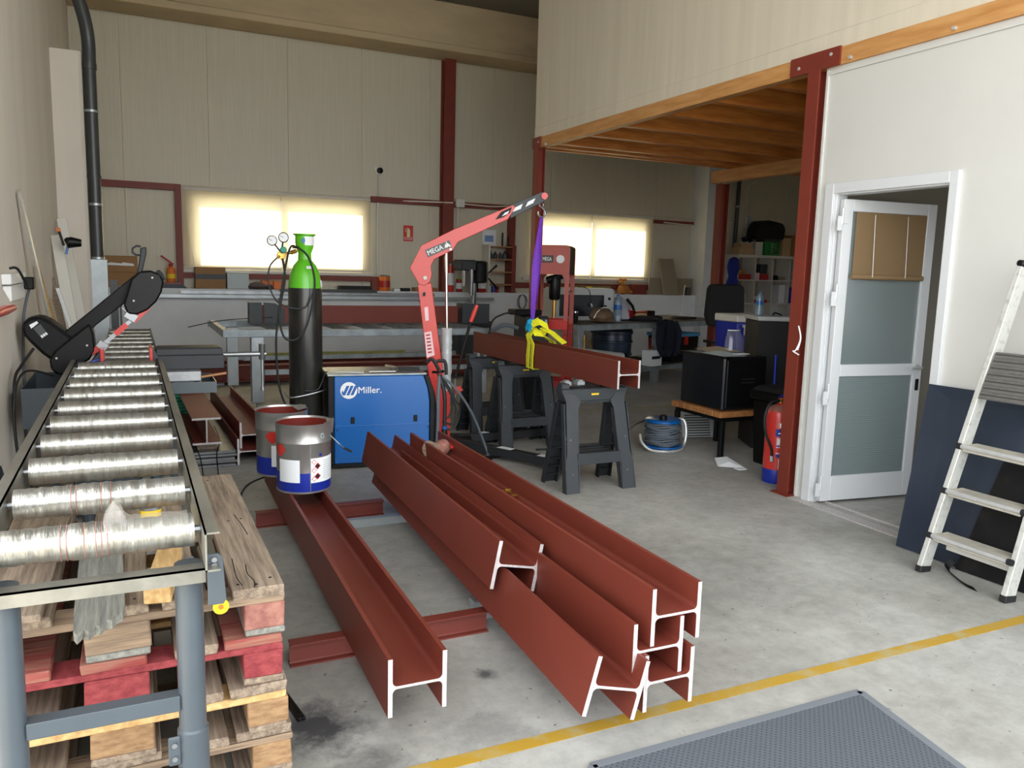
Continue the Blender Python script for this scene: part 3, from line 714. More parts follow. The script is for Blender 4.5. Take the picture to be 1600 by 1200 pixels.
obj('cross_bar', MB().box((xl-.03,1.80,.828),(xr+.004,1.84,.832)).box((xl-.03,1.80,.800),(xr+.004,1.804,.832)), 'rail', t)
obj('cross_bar', MB().box((xl,5.06,.80),(xr,5.10,.84)), 'rail', t)
for x in (-.262,.094):
    for y in (1.86,4.9):
        lg = obj('leg', MB().cyl((x,y,.30 if y<3 else .02),(x,y,.828 if y<3 else .80),.030,n=24), 'grey_paint', t)
        if y < 3:
            obj('sleeve', MB().lathe([(.030,.0),(.0345,.0),(.0345,.13),(.030,.135)], (x,y,.20+(.10 if x>0 else 0)), n=24), 'grey_paint', lg)
            obj('inner_tube', MB().cyl((x,y,.012),(x,y,.30),.026,n=20), 'galv', lg)
            obj('foot', MB().box((x-.05,y-.05,0),(x+.05,y+.05,.012)), 'galv', lg)
            fl_ = MB(); zb = .20+(.10 if x>0 else 0)
            sx = -1 if x > 0 else 1
            fl_.box((x+sx*.028,y-.022,zb+.055),(x+sx*.055,y-.014,zb+.125)).box((x+sx*.028,y-.022,zb-.02),(x+sx*.055,y-.014,zb+.045))
            fo = obj('clamp_plate', fl_, 'grey_paint', lg, bev=.003)
            for q in (.075,.108,.0,.03): obj('bolt', MB().cyl((x+sx*.042,y-.029,zb+q),(x+sx*.042,y-.022,zb+q),.0065,n=6), 'steel', fo) if False else None
            bb2 = MB()
            for q in (.075,.108,.0,.03): bb2.cyl((x+sx*.042,y-.029,zb+q),(x+sx*.042,y-.022,zb+q),.0065,n=6)
            obj('clamp_bolt', bb2, 'steel', lg)
obj('brace', MB().box((-.235,1.84,.485),(.068,1.88,.522)), 'grey_paint', t, bev=.002)
obj('bracket_plate', MB().prism([(.128,.755),(.160,.755),(.166,.765),(.160,.862),(.150,.872),(.128,.872)], 1.775, 1.781, 'xz'), 'grey_paint', t, bev=.001)
obj('bracket_bolt', MB().cyl((.142,1.768,.845),(.142,1.775,.845),.008,n=8).cyl((.142,1.768,.86),(.142,1.775,.86),.006,n=8), 'steel', t)
obj('support_bar', MB().bar((.10,1.9,.82),(.10,2.04,.70),.016,.016), 'steel', t)

# ================================================================== SAWHORSES
def sawhorse(x, y, rz, label):
    t = thing('sawhorse', label, 'sawhorse', (x,y,0), rz, 'charcoal plastic sawhorses under the hanging beam')
    # top beam with raised grips
    mb = MB().prism([(-.235,.615),(.235,.615),(.262,.68),(.262,.700),(-.262,.700),(-.262,.68)], -.048, .048, 'xz')
    tb = obj('top_beam', mb, 'dark_plastic', t, local=True, bev=.004)
    tm = MB()
    for k in range(24): tm.box((-.25+k*.0215,-.045,.700),(-.238+k*.0215,.045,.707))
    obj('grip_ridge', tm, 'rubber', tb, local=True, kind='stuff')
    obj('end_stop', MB().box((-.262,-.04,.700),(-.20,.04,.738)), 'dark_plastic', tb, local=True, bev=.004)
    obj('badge', MB().box((-.03,-.0495,.655),(.03,-.048,.668)), 'yellow', tb, local=True)
    for sy in (-1, 1):
        for sx in (-1, 1):
            # leg face plate leaning out from the ridge
            poly = [(sx*.262,.69),(sx*.235,.62),(sx*.255,.26),(sx*.275,.19),(sx*.282,0),(sx*.180,0),(sx*.176,.18),(sx*.165,.30),(sx*.150,.55),(sx*.12,.615),(sx*.16,.66)]
            def yo(z): return sy*(.042 + (.70-z)*.21)
            vs = [(a, yo(b), b) for a,b in poly] + [(a, yo(b)-sy*.012, b) for a,b in poly]
            n = len(poly)
            mb = MB().add(vs, [list(range(n)), list(range(n,2*n))[::-1]] + [[i,(i+1)%n,n+(i+1)%n,n+i] for i in range(n)])
            # flanges
            for (a0,a1) in (((sx*.255,.60),(sx*.282,0)),((sx*.150,.56),(sx*.180,0))):
                mb.add([(a0[0],yo(a0[1]),a0[1]),(a1[0],yo(a1[1]),a1[1]),(a1[0],yo(a1[1])-sy*.052,a1[1]),(a0[0],yo(a0[1])-sy*.045,a0[1]),
                        (a0[0]-sx*.006,yo(a0[1]),a0[1]),(a1[0]-sx*.006,yo(a1[1]),a1[1]),(a1[0]-sx*.006,yo(a1[1])-sy*.052,a1[1]),(a0[0]-sx*.006,yo(a0[1])-sy*.045,a0[1])],
                       [(0,1,2,3),(7,6,5,4),(0,4,5,1),(1,5,6,2),(2,6,7,3),(3,7,4,0)])
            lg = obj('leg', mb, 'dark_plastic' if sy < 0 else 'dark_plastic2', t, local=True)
            for z in (.06,.12,.18,.26,.34,.42,.50): obj('leg_rib', MB().box((sx*.17,yo(z)-sy*.045,z),(sx*.262,yo(z)-sy*.01,z+.006)), 'dark_plastic2', lg, local=True)
            sc_ = MB()
            for z in (.13,.36): sc_.cyl((sx*.222,yo(z)+sy*.004,z),(sx*.222,yo(z),z),.006,n=8)
            obj('screw', sc_, 'steel', lg, local=True)
        y_ = .042+.5*.21
        br = MB().box((-.176,sy*(y_+.0),.185),(.176,sy*(y_-.018),.265)); obj('cross_brace', br, 'dark_plastic', t, local=True, bev=.003)
    tr = MB().box((-.165,-.125,.245),(.165,.125,.252)).box((-.165,-.125,.252),(.165,-.118,.262)).box((-.165,.118,.252),(.165,.125,.262)).box((-.165,-.02,.252),(.165,-.014,.258)).box((-.165,.05,.252),(.165,.056,.258))
    obj('tray', tr, 'dark_plastic2', t, local=True)
    obj('underside', MB().prism([(-.235,.615),(-.15,.615),(-.10,.56),(-.14,.50)],-.046,.046,'xz') if False else MB().box((-.15,-.05,.60),(.15,.05,.617)), 'dark_plastic2', t, local=True)
    return t
sawhorse(2.905, 4.76, .0, 'nearest charcoal plastic sawhorse with a tray, under the near beam end')
sawhorse(3.03, 6.10, .02, 'middle charcoal plastic sawhorse between the other two')
sawhorse(3.00, 6.68, .03, 'farthest charcoal plastic sawhorse beneath the far end of the hanging beam')

# ================================================================== WELDER ON CART
wx, wy, wr_ = 1.315, 5.745, R(-6)
t = thing('welding_machine', 'blue welding power source with a white round emblem and lettering', 'welder', (wx,wy,0), wr_)
L_, Hh, D_ = .72, .70, .42
body = MB().prism([(0,.045),(.715,.045),(.715,.50),(.70,.60),(.665,.700),(0,.700)], 0, D_, 'xz')
b_ = obj('body', body, 'blue', t, local=True, bev=.006)
obj('front_bezel', MB().prism([(.718,.045),(.775,.045),(.775,.42),(.755,.56),(.705,.700),(.668,.700),(.70,.60),(.718,.50)], -.004, D_+.004, 'xz'), 'black_worn', t, local=True, bev=.004)
obj('rear_bezel', MB().box((-.045,-.004,.045),(-.001,D_+.004,.700)), 'black_worn', t, local=True, bev=.004)
obj('lid', MB().box((-.05,-.003,.701),(.69,D_+.004,.718)), 'steel', t, local=True, bev=.003)
obj('base', MB().box((-.02,.01,.012),(.74,D_-.01,.044)), 'black', t, local=True, bev=.003)
obj('seam_ridge', MB().box((.0,-.006,.322),(.716,0,.331)), 'blue', t, local=True)
obj('lower_ridge', MB().box((.0,-.006,.085),(.716,0,.094)), 'blue', t, local=True)
for x in (.118,.59): obj('latch', MB().box((x,-.006,.345),(x+.03,0,.395)), 'black', t, local=True, bev=.003)
for x,z in ((.02,.30),(.70,.30),(.70,.12),(.02,.09),(.45,.09)): obj('screw', MB().cyl((x,-.004,z),(x,0,z),.006,n=8), 'black', t, local=True)
dsc = MB().cyl((.105,-.0025,.595),(.105,-.0005,.595),.062,n=36); dd = obj('round_emblem', dsc, 'white', t, local=True)
for k in range(3):
    x = .056+k*.030
    a0 = [(x,.560),(x+.022,.560),(x+.054,.63),(x+.032,.63)]
    obj('emblem_stroke', MB().prism(a0, -.0045, -.0028, 'xz'), 'blue', dd, local=True)
obj('emblem_stroke', MB().prism([(.052,.578),(.06,.560),(.068,.578),(.058,.600)], -.0045, -.0028, 'xz'), 'blue', dd, local=True)
obj('lettering', text_mb('Miller.', (.175,-.0015,.572), (1,0,0), (0,0,1), .048, 0.001, .006, .17), 'white', t, local=True)
# cart behind, gas cylinder on it
t = thing('cylinder_cart', 'black two-wheeled cart rack holding the gas cylinder behind the welder', 'cart', (1.2,6.05,0), 0)
obj('platform', MB().box((1.0,5.86,.10),(1.34,6.2,.125)), 'black', t, bev=.004)
obj('upright', MB().box((1.315,5.90,.125),(1.345,5.93,.72)), 'black_worn', t); obj('upright', MB().box((1.315,6.15,.125),(1.345,6.18,.72)), 'black_worn', t)
obj('crossbar', MB().box((1.315,5.93,.62),(1.335,6.15,.66)), 'black_worn', t)
obj('chain', MB().tube(bez([(1.33,5.91,.60),(1.25,5.84,.585),(1.14,5.83,.56),(1.02,5.86,.54),(1.0,5.98,.56)]), .006, 6), 'steel', t)
obj('tie_cable', MB().tube(bez([(1.33,5.90,.66),(1.28,5.86,.72),(1.22,5.84,.60),(1.12,5.83,.59)]), .005, 6), 'cable', t)
for y in (5.88,6.18):
    w_ = obj('wheel', MB().lathe([(.05,-.018),(.075,-.018),(.08,-.01),(.08,.01),(.075,.018),(.05,.018)], (1.02,y,.08), (0,1,0), 22), 'rubber', t)
    obj('hub', MB().cyl((1.02,y-.02,.08),(1.02,y+.02,.08),.03,n=16), 'galv', w_)
t = thing('gas_cylinder', 'tall black gas cylinder with a bright green shoulder and valve guard', 'gas cylinder', (1.165,6.02,.127), 0)
r = .122
obj('body', MB().lathe([(r*.92,0),(r,.02),(r,1.19),(r*.985,1.205)], n=40), mat('cylinder_black', (30,31,30), .34, var=0, scale=4, stretch=(3,3,.5), c2=(70,66,56), bump=.1, coat=.3, lo=.48, hi=.8), t, local=True)
obj('shoulder', MB().lathe([(r*.988,1.205),(r*.97,1.24),(r*.86,1.31),(r*.66,1.37),(r*.42,1.405),(.045,1.415)], n=40, caps=False), 'green', t, local=True)
gd = MB().lathe([(.050,1.41),(.048,1.44),(.046,1.455),(.062,1.50),(.068,1.53),(.068,1.585),(.064,1.59),(.060,1.585),(.060,1.53),(.042,1.46)], n=30, caps=False)
obj('valve_guard', gd, 'green', t, local=True)
obj('guard_lip', MB().lathe([(.066,1.582),(.082,1.590),(.082,1.598),(.060,1.598)], n=30, caps=False), 'green', t, local=True)
def cpatch(a0,a1,rr,z0,z1,m_,nm,z_r=None):
    mb = MB(); n=10; vs=[]
    for i in range(n+1):
        a=R(a0+(a1-a0)*i/n); vs += [(rr*math.cos(a),rr*math.sin(a),z0),((z_r or rr)*math.cos(a),(z_r or rr)*math.sin(a),z1)]
    mb.add(vs,[(2*i,2*i+2,2*i+3,2*i+1) for i in range(n)],0,True); return obj(nm,mb,m_,t,local=True)
cpatch(-100,-22,.0695,1.515,1.578,'paper','label')
mb = MB().add([(.0705*math.cos(R(-108+11*math.cos(a*math.pi/6))),.0705*math.sin(R(-108+11*math.cos(a*math.pi/6))),1.548+.02*math.sin(a*math.pi/6)) for a in range(12)],[list(range(12))]); obj('round_sticker', mb, 'blue', t, local=True)
cpatch(-38,-8,r*.99+.004,1.215,1.262,'paper','sticker',r*.95+.004)
cpatch(-95,-70,r*.78+.012,1.345,1.365,'paper','sticker',r*.68+.012)
obj('valve', MB().cyl((0,0,1.41),(0,0,1.54),.018,n=12).cyl((0,0,1.5),(-.09,-.02,1.5),.012,n=10), 'brass', t, local=True)
# regulator with two gauges
t = thing('gas_regulator', 'gas regulator with two round gauges and a green knob on the cylinder', 'regulator', (1.02,6.0,1.55), 0)
obj('body', MB().cyl((.99,5.99,1.565),(.99,5.95,1.565),.032,n=20).cyl((.99,5.97,1.565),(1.10,6.0,1.60),.011,n=10).cyl((1.06,5.985,1.585),(1.10,6.0,1.60),.016,n=6), 'brass', t)
obj('knob', MB().lathe([(.020,0),(.024,.005),(.024,.03),(.018,.035)], (.995,5.945,1.60), (0,-1,.1), 14), 'teal', t)
for cx,cz in ((.925,1.665),(1.005,1.69)):
    g_ = obj('gauge', MB().lathe([(.034,0),(.037,.004),(.037,.03),(.033,.034),(.031,.03)], (cx,5.97,cz), (-.15,-1,.05), 26, caps=False).cyl((cx,5.97,cz),(.99,5.97,1.58),.006,n=8), 'black', t)
    obj('dial', MB().cyl((cx-.003,5.945,cz+.001),(cx-.0035,5.942,cz+.0012),.032,n=24), 'paper', g_)
    obj('needle', MB().bar((cx-.004,5.939,cz),(cx-.026,5.938,cz+.012),.003,.002), 'black', g_)
hz = thing('gas_hose', 'black rubber gas hose looping down from the regulator beside the cylinder', 'hose', (1.0,5.95,.4), 0)
obj('hose', MB().tube(bez([(.99,5.93,1.54),(1.00,5.90,1.40),(.96,5.88,1.20),(.93,5.87,1.00),(.93,5.87,.80),(.95,5.87,.60),(1.02,5.86,.42),(1.12,5.84,.33)]), .008, 8), 'cable', hz)
obj('hose_coil', MB().tube(bez([(1.10,5.96,1.62),(1.04,5.90,1.62),(.99,5.88,1.42),(.95,5.86,1.15),(.98,5.85,.985),(1.06,5.84,.965),(1.13,5.83,1.05),(1.18,5.84,1.22),(1.20,5.85,1.40),(1.16,5.88,1.56),(1.09,5.93,1.63)]), .0075, 8), 'cable', hz)
obj('pigtail', MB().tube(bez([(.96,5.95,1.55),(.90,5.93,1.48),(.89,5.92,1.36),(.94,5.90,1.24),(1.04,5.88,1.19),(1.14,5.87,1.20),(1.19,5.87,1.3)]), .006, 8), 'cable', hz)
obj('connector', MB().cyl((.975,5.95,1.56),(.955,5.95,1.545),.009,n=8), 'brass', hz)

# tools and papers lying on the welder
Zt = .719
wm = W[b_]
def on_w(a,b,z=Zt): v = wm @ Vector((a,b,z)); return (v.x,v.y,v.z)
one('steel_plate', MB().obox(on_w(.12,.16,Zt+.003),(.26,.2,.006),(0,0,R(-20))), 'galv', 'thin steel plate offcut on the left of the welder top', 'plate')
one('steel_square', MB().obox(on_w(.36,.05,Zt+.008),(.20,.035,.005),(0,0,wr_)), 'white', 'white flat bar lying along the front edge of the welder top', 'bar')
o = thing('welding_clamp', 'steel grip clamp with black handles lying on the welder top', 'clamp', on_w(.55,.16), 0)
obj('jaw', MB().bar(on_w(.42,.24,Zt+.03),on_w(.56,.14,Zt+.012),.028,.012), 'wood_old', o); obj('handle', MB().bar(on_w(.50,.15,Zt+.014),on_w(.66,.12,Zt+.014),.026,.022), 'black', o); obj('lever', MB().bar(on_w(.44,.14,Zt+.012),on_w(.54,.2,Zt+.02),.02,.01), 'steel', o)
# torch cables hanging at the front end of the machine
t = thing('torch_cables', 'bundle of black welding torch cables hanging on the welder front', 'cable', (2.09,5.66,0), 0)
def fcab(pts, r=.011, m_='cable', nm='cable'): return obj(nm, MB().tube(bez(pts), r, 8), m_, t)
cx, cy = 2.10, 5.66
fcab([(cx,cy,.70),(cx-.02,cy-.03,.55),(cx-.02,cy-.03,.35),(cx-.02,cy-.03,.12),(cx+.03,cy-.1,.02)], .014,'cable_grey')
fcab([(cx,cy,.70),(cx+.03,cy-.03,.55),(cx+.035,cy-.03,.36),(cx+.03,cy-.03,.08)], .016)
fcab([(cx,cy,.68),(cx+.08,cy-.02,.56),(cx+.13,cy-.02,.42),(cx+.10,cy-.02,.32),(cx+.02,cy-.02,.34)], .008)
fcab([(cx,cy,.69),(cx+.11,cy-.02,.52),(cx+.16,cy-.02,.44),(cx+.13,cy-.02,.30),(cx+.04,cy-.02,.27)], .008)
fcab([(cx-.02,cy,.71),(cx+.07,cy-.02,.60),(cx+.10,cy-.02,.44),(cx+.06,cy-.02,.36)], .008)
fcab([(cx,cy,.70),(cx+.14,cy+.0,.58),(cx+.30,cy+.04,.36),(cx+.42,cy+.06,.10),(cx+.42,cy+.02,.03),(cx+.25,cy-.1,.02)], .010,'cable_grey')
fcab([(cx+.05,cy-.03,.16),(cx+.14,cy-.06,.11),(cx+.30,cy-.05,.04),(cx+.45,cy+.02,.02),(cx+.55,cy+.05,.014)], .013)
fcab([(cx+.03,cy-.03,.02),(cx+.2,cy-.2,.014),(cx+.36,cy-.12,.016),(cx+.5,cy+.08,.014)], .011)
fcab([(cx-.1,cy+.02,.79),(cx-.06,cy,.82),(cx-.0,cy-.01,.72)], .014); fcab([(cx-.02,cy+.02,.80),(cx+.04,cy,.80),(cx+.05,cy-.01,.70)], .014)
obj('cable_collar', MB().cyl((cx+.035,cy-.03,.285),(cx+.035,cy-.03,.305),.022,n=14), 'blue', t)
obj('torch_plug', MB().lathe([(.018,0),(.026,.02),(.026,.13),(.016,.17)], (cx+.033,cy-.03,.12), n=14), 'black', t)
obj('hook', MB().tube([(cx-.04,cy+.05,.715),(cx,cy,.72),(cx+.02,cy-.03,.73)], .01, 8), 'black', t)

# ================================================================== WORKSHOP CRANE
t = thing('workshop_crane', 'red folding workshop crane with a raised arm and grey extension', 'crane', (2.25,6.2,0), R(-20))
PH = .045
colp = [(-0.142,1.369),(-0.031,1.383),(0.114,0.441),(0.103,0.091),(0.044,0.091)]
colp = [colp[0], colp[1], (colp[2][0]-.01,colp[2][1]), (colp[3][0],.10), (colp[4][0]-.02,.10)]
c_ = obj('column', MB().prism(colp, -PH, PH, 'xz'), 'crane_red', t, local=True, bev=.004)
armp = [(-0.206,1.497),(-0.113,1.682),(0.134,1.810),(0.617,2.025),(0.635,2.005),(0.580,1.911),(0.182,1.719),(0.137,1.651),(-0.008,1.575),(-0.038,1.517),(-0.027,1.455),(-0.042,1.393),(-0.083,1.360),(-0.130,1.370)]
obj('arm', MB().prism(armp, -PH-.012, PH+.012, 'xz'), 'crane_red', t, local=True, bev=.003)
exp_ = [(0.588,2.019),(0.852,2.138),(0.873,2.126),(0.876,2.065),(0.601,1.917)]
ex = obj('arm_extension', MB().prism(exp_, -PH+.006, PH-.006, 'xz'), 'dark_plastic', t, local=True, bev=.003)
kb = [(0.872,2.105),(-0.081,1.423),(0.121,1.656),(0.118,0.484)]
obj('end_knob', MB().cyl((kb[0][0],-PH-.012,kb[0][1]),(kb[0][0],PH+.012,kb[0][1]),.027,n=20), 'red', ex, local=True)
obj('pivot_bolt', MB().cyl((kb[1][0],-PH-.03,kb[1][1]),(kb[1][0],PH+.03,kb[1][1]),.016,n=12), 'cut', t, local=True)
obj('pin', MB().cyl((kb[2][0],-PH-.022,kb[2][1]),(kb[2][0],PH+.022,kb[2][1]),.011,n=10), 'steel', t, local=True)
yf = -PH-.0125
def cquad(q, m_, nm, par=t, y=yf, d=.0015): return obj(nm, MB().prism(q, y-d, y, 'xz'), m_, par, local=True)
mp_ = [(-0.086,1.644),(0.109,1.730),(0.131,1.676),(-0.062,1.586)]
pl_ = cquad(mp_, 'pipe_grey', 'name_plate')
a_, b2_, d_ = Vector((mp_[3][0],0,mp_[3][1])), Vector((mp_[2][0],0,mp_[2][1])), Vector((mp_[0][0],0,mp_[0][1]))
ri = (b2_-a_); ui = (d_-a_)
og = a_ + ri*.06 + ui*.2; og.y = yf-.0025
obj('lettering', text_mb('MEGA', og, ri, Vector((0,1,0)).cross(ri)*-1, ui.length*.6, .0005, .012, ri.length*.62), 'white', pl_, local=True)
def pt_(u,v): w = a_ + ri*u + ui*v; return (w.x, w.z)
for q in ([pt_(.72,.18),(pt_(.80,.75)),(pt_(.84,.30))],[pt_(.80,.12),pt_(.86,.98),pt_(.92,.30)],[pt_(.90,.15),pt_(.90,.70),pt_(.99,.10)]): cquad(q, 'white', 'emblem', pl_, yf-.002)
cquad([(0.476,1.903),(0.521,1.966),(0.609,2.009),(0.595,1.963),(0.543,1.925)], 'black_worn', 'decal')
cquad([(0.527,1.930),(0.553,1.961),(0.589,1.978),(0.574,1.952)], 'paper', 'decal', y=yf-.0018)
cquad([(0.615,1.969),(0.635,2.005),(0.697,2.038),(0.683,1.997)], 'paper', 'load_sticker', ex, -PH+.005)
cquad([(0.719,2.013),(0.739,2.055),(0.801,2.087),(0.781,2.046)], 'paper', 'load_sticker', ex, -PH+.005)
cquad([(-0.084,0.978),(-0.026,0.990),(0.003,0.794),(-0.061,0.772)], 'pink_label', 'warning_label', c_, -PH, .001)
for k in range(6):
    q = [(-0.071,0.962),(-0.037,0.968),(-0.013,0.804),(-0.050,0.793)]
    def lp_(u,v): return (q[0][0]+(q[1][0]-q[0][0])*u+(q[3][0]-q[0][0])*v, q[0][1]+(q[1][1]-q[0][1])*u+(q[3][1]-q[0][1])*v)
    v0 = k/6; cquad([lp_(0,v0),lp_(1,v0),lp_(1,v0+.08),lp_(0,v0+.08)], 'press_red', 'label_line', c_, -PH-.001, .0006)
cquad([(-0.086,1.183),(-0.055,1.189),(-0.048,1.079),(-0.075,1.073)], 'pink_label', 'decal', c_, -PH, .001)
cquad([(-0.098,1.303),(-0.077,1.309),(-0.077,1.277),(-0.098,1.274)], 'black', 'latch_pin', c_, -PH, .02)
# hydraulic jack
j0 = [(0.085,1.629),(0.093,1.092),(0.093,1.082),(0.102,0.484)]
jk = obj('jack_cylinder', MB().lathe([(.032,0),(.036,.02),(.034,.25),(.037,.32),(.033,.48),(.032,.50),(.018,.53)], (j0[3][0],0,.46), (0,0,1), 20), 'film_silver' if False else 'galv', t, local=True)
obj('jack_rod', MB().cyl((j0[3][0],0,.98),(j0[0][0],0,j0[0][1]),.012,n=12), 'chrome', t, local=True)
wrp = MB(); pr2 = []
for i in range(26): pr2.append((.042+random.uniform(-.003,.006), i*.023))
wrp.lathe(pr2, (j0[3][0],0,.44), (0,0,1), 14, caps=False); obj('bubble_wrap', wrp, 'bubble', t, local=True)
obj('jack_base', MB().box((j0[3][0]-.06,-.035,.385),(j0[3][0]+.06,.035,.445)).bar((colp[3][0]-.06,0,.40),(j0[3][0],0,.41),.06,.05), 'dark_plastic', t, local=True, bev=.004)
hp = [(0.344,1.214),(0.294,1.076),(0.294,1.076),(0.175,0.604),(0.203,0.512),(0.102,0.522)]
hb = obj('pump_handle', MB().tube([(hp[2][0],-.06,hp[2][1]),(hp[3][0],-.05,hp[3][1])], .013, 10), 'black', t, local=True)
obj('grip', MB().tube([(hp[0][0],-.065,hp[0][1]),((hp[0][0]+hp[1][0])/2,-.062,(hp[0][1]+hp[1][1])/2),(hp[1][0],-.06,hp[1][1])], [.014,.018,.016], 10), 'red', hb, local=True)
obj('release_rod', MB().cyl((hp[3][0]+.0,-.05,hp[3][1]),(hp[3][0]+.0,-.05,.40),.007,n=8), 'steel', t, local=True)
kn = MB().lathe([(.02,0),(.028,.006),(.028,.02),(.02,.026)], (hp[4][0],-.05,hp[4][1]), (0,-1,0), 10)
for k in range(6): kn.cyl((hp[4][0]+.027*math.cos(k*math.pi/3),-.052,hp[4][1]+.027*math.sin(k*math.pi/3)),(hp[4][0]+.027*math.cos(k*math.pi/3),-.074,hp[4][1]+.027*math.sin(k*math.pi/3)),.009,n=8)
obj('release_knob', kn, 'red', t, local=True)
obj('base_block', MB().box((colp[3][0]-.16,-.16,.03),(colp[3][0]+.22,.16,.10)), 'black', t, local=True, bev=.005)
obj('brace_bar', MB().bar((colp[3][0]+.02,-.055,.10),(colp[2][0]+.015,-.055,.50),.03,.03), 'crane_red', t, local=True)
for sg,(ex_,ey_) in ((1,(2.917,5.025)),(1,(3.35,6.25))):
    # legs splayed like a V; ends given in room coordinates
    st_ = W[t] @ Vector((colp[3][0]+.1,(-.1 if ey_<6 else .06),.07))
    lg = obj('leg', MB().bar(st_, (ex_,ey_,.07), .075, .07), 'dark_plastic2', t, bev=.004)
    for q in (.08,1.0):
        p_ = st_.lerp(Vector((ex_,ey_,.07)), q)
        obj('caster', MB().cyl((p_.x-.02,p_.y-.0,.032),(p_.x+.02,p_.y+.0,.032),.031,n=16).box((p_.x-.012,p_.y-.012,.032),(p_.x+.012,p_.y+.012,.06)), 'rubber', lg)
    if ey_ < 6:
        for q in (.45,.80):
            p_ = st_.lerp(Vector((ex_,ey_,.0)), q); dr = (Vector((ex_,ey_,0))-Vector((st_.x,st_.y,0))).normalized(); nr_ = Vector((-dr.y,dr.x,0))
            h1 = .07; w1=.034; z=.1065
            obj('paper_label', MB().add([(p_-dr*h1-nr_*w1).to_tuple()[:2]+(z,),(p_+dr*h1-nr_*w1).to_tuple()[:2]+(z,),(p_+dr*h1+nr_*w1).to_tuple()[:2]+(z,),(p_-dr*h1+nr_*w1).to_tuple()[:2]+(z,)],[(0,1,2,3)]), 'paper', lg)
    else:
        p_ = Vector((2.62,st_.y+.0,.1065)); p_ = st_.lerp(Vector((ex_,ey_,.07)), .28)
        obj('paper_label', MB().add([(p_.x-.04,p_.y-.03,.1065),(p_.x+.05,p_.y-.03,.1065),(p_.x+.05,p_.y+.03,.1065),(p_.x-.04,p_.y+.03,.1065)],[(0,1,2,3)]), 'paper', lg)
# hook and slings
hk = [(0.855,2.038),(0.879,1.972),(0.857,1.977)]
ho = W[t] @ Vector((hk[0][0],0,hk[0][1]))
h_ = thing('lifting_hook', 'steel lifting hook under the tip of the crane arm', 'hook', (ho.x,ho.y,ho.z-.06), 0)
obj('eye', MB().tube([(ho.x+.018*math.cos(a*math.pi/6),ho.y,ho.z-.0+.018*math.sin(a*math.pi/6)) for a in range(12)], .005, 6, closed=True), 'steel', h_)
obj('hook', MB().tube(bez([(ho.x,ho.y,ho.z-.015),(ho.x+.03,ho.y,ho.z-.045),(ho.x+.035,ho.y,ho.z-.08),(ho.x+.005,ho.y,ho.z-.10),(ho.x-.025,ho.y,ho.z-.08),(ho.x-.028,ho.y,ho.z-.055)]), .008, 8), 'steel', h_)

# slings
px_, py_ = ho.x, ho.y
t = thing('lifting_sling', 'purple webbing sling hanging from the crane hook', 'sling', (3.05,5.96,1.06), 0)
p0 = Vector((ho.x+.005, ho.y, ho.z-.095)); p1 = Vector((3.045, 5.99, 1.075))
for k,(ang0,ang1,off,w0,w1) in enumerate(((.3,-.9,-.012,.045,.05),(.8,.5,.014,.04,.055))):
    pts = []; wv = []
    for i in range(13):
        u = i/12; q = p0.lerp(p1,u) + Vector((off*math.sin(math.pi*u)*1.4, off*.3, 0)) ; a = ang0+(ang1-ang0)*u
        w = (w0+(w1-w0)*u)*(1.25 - .55*abs(2*((u*1.15)%1)-1)) * (.55 if u > .93 else 1)
        pts.append(q); wv.append((w*math.cos(a), w*math.sin(a), 0))
    obj('strap', MB().ribbon(pts, wv, .006), 'purple', t)
obj('label_tag', MB().ribbon([p1+Vector((.0,-.01,.03)),p1+Vector((-.03,-.03,-.02)),p1+Vector((-.055,-.04,-.07))], (.0,.05,.03), .003), 'cyan', t)
obj('label_tag', MB().ribbon([p1+Vector((.0,-.01,.02)),p1+Vector((-.05,-.02,.0)),p1+Vector((-.075,-.03,-.06))], (.01,.04,.03), .003), 'cyan', t)
t = thing('lifting_sling', 'bright yellow webbing sling knotted around the hanging beam', 'sling', (3.05,5.85,.70), 0)
xa, xb, za, zb = 2.955, 3.16, .706, .922
def loop(y, dy, w):
    pts = [(3.05,5.97+dy*.2,1.03),(2.985,5.93+dy,.965),(xa+.005,y,zb-.01),(xa-.004,y-.0,.80),(xa-.002,y,za),(xb+.004,y,za-.002),(xb+.006,y,.85),(xb-.0,y,zb),(3.10,5.93+dy,.975),(3.055,5.96+dy*.2,1.03)]
    return MB().ribbon([Vector(p) for p in pts], (.004,w,.004), .005)
obj('strap', loop(5.80,-.02,.058), 'yellow_web', t); obj('strap', loop(5.872,.03,.058), 'yellow_web', t)
obj('stitched_stripe', MB().ribbon([Vector((xa-.010,5.80,.90)),Vector((xa-.010,5.80,.72))], (0,.008,0), .002), 'olive', t)
kn = MB().ribbon([Vector((3.02,5.96,1.06)),Vector((3.06,5.90,1.085)),Vector((3.12,5.85,1.045)),Vector((3.10,5.90,.985)),Vector((3.04,5.95,.99)),Vector((3.03,5.98,1.05)),Vector((3.08,5.94,1.09))], (.01,.05,.05), .006)
obj('knot', kn, 'yellow_web', t)
obj('loose_end', MB().ribbon([Vector((3.09,5.90,1.035)),Vector((3.13,5.80,1.0)),Vector((3.14,5.68,.955)),Vector((3.145,5.60,.930))], (.045,0,.015), .005), 'yellow_web', t)
# small metal blocks on the near sawhorse
for i,(x,y) in enumerate(((2.72,4.86),(2.83,4.86))):
    one('steel_block', MB().box((x,y-.03,.7465),(x+.075,y+.03,.79)).box((x+.0,y-.035,.7465),(x+.01,y+.035,.80)) if False else MB().box((x+.0,y-.03,.709),(x+.06,y+.03,.735)).box((x+.015,y-.02,.735),(x+.05,y+.02,.745)), 'galv',
        ['small grey metal block on the nearest sawhorse, the left one','small grey metal block on the nearest sawhorse, beside the beam'][i], 'block', 'metal blocks on the sawhorse', bev=.002)

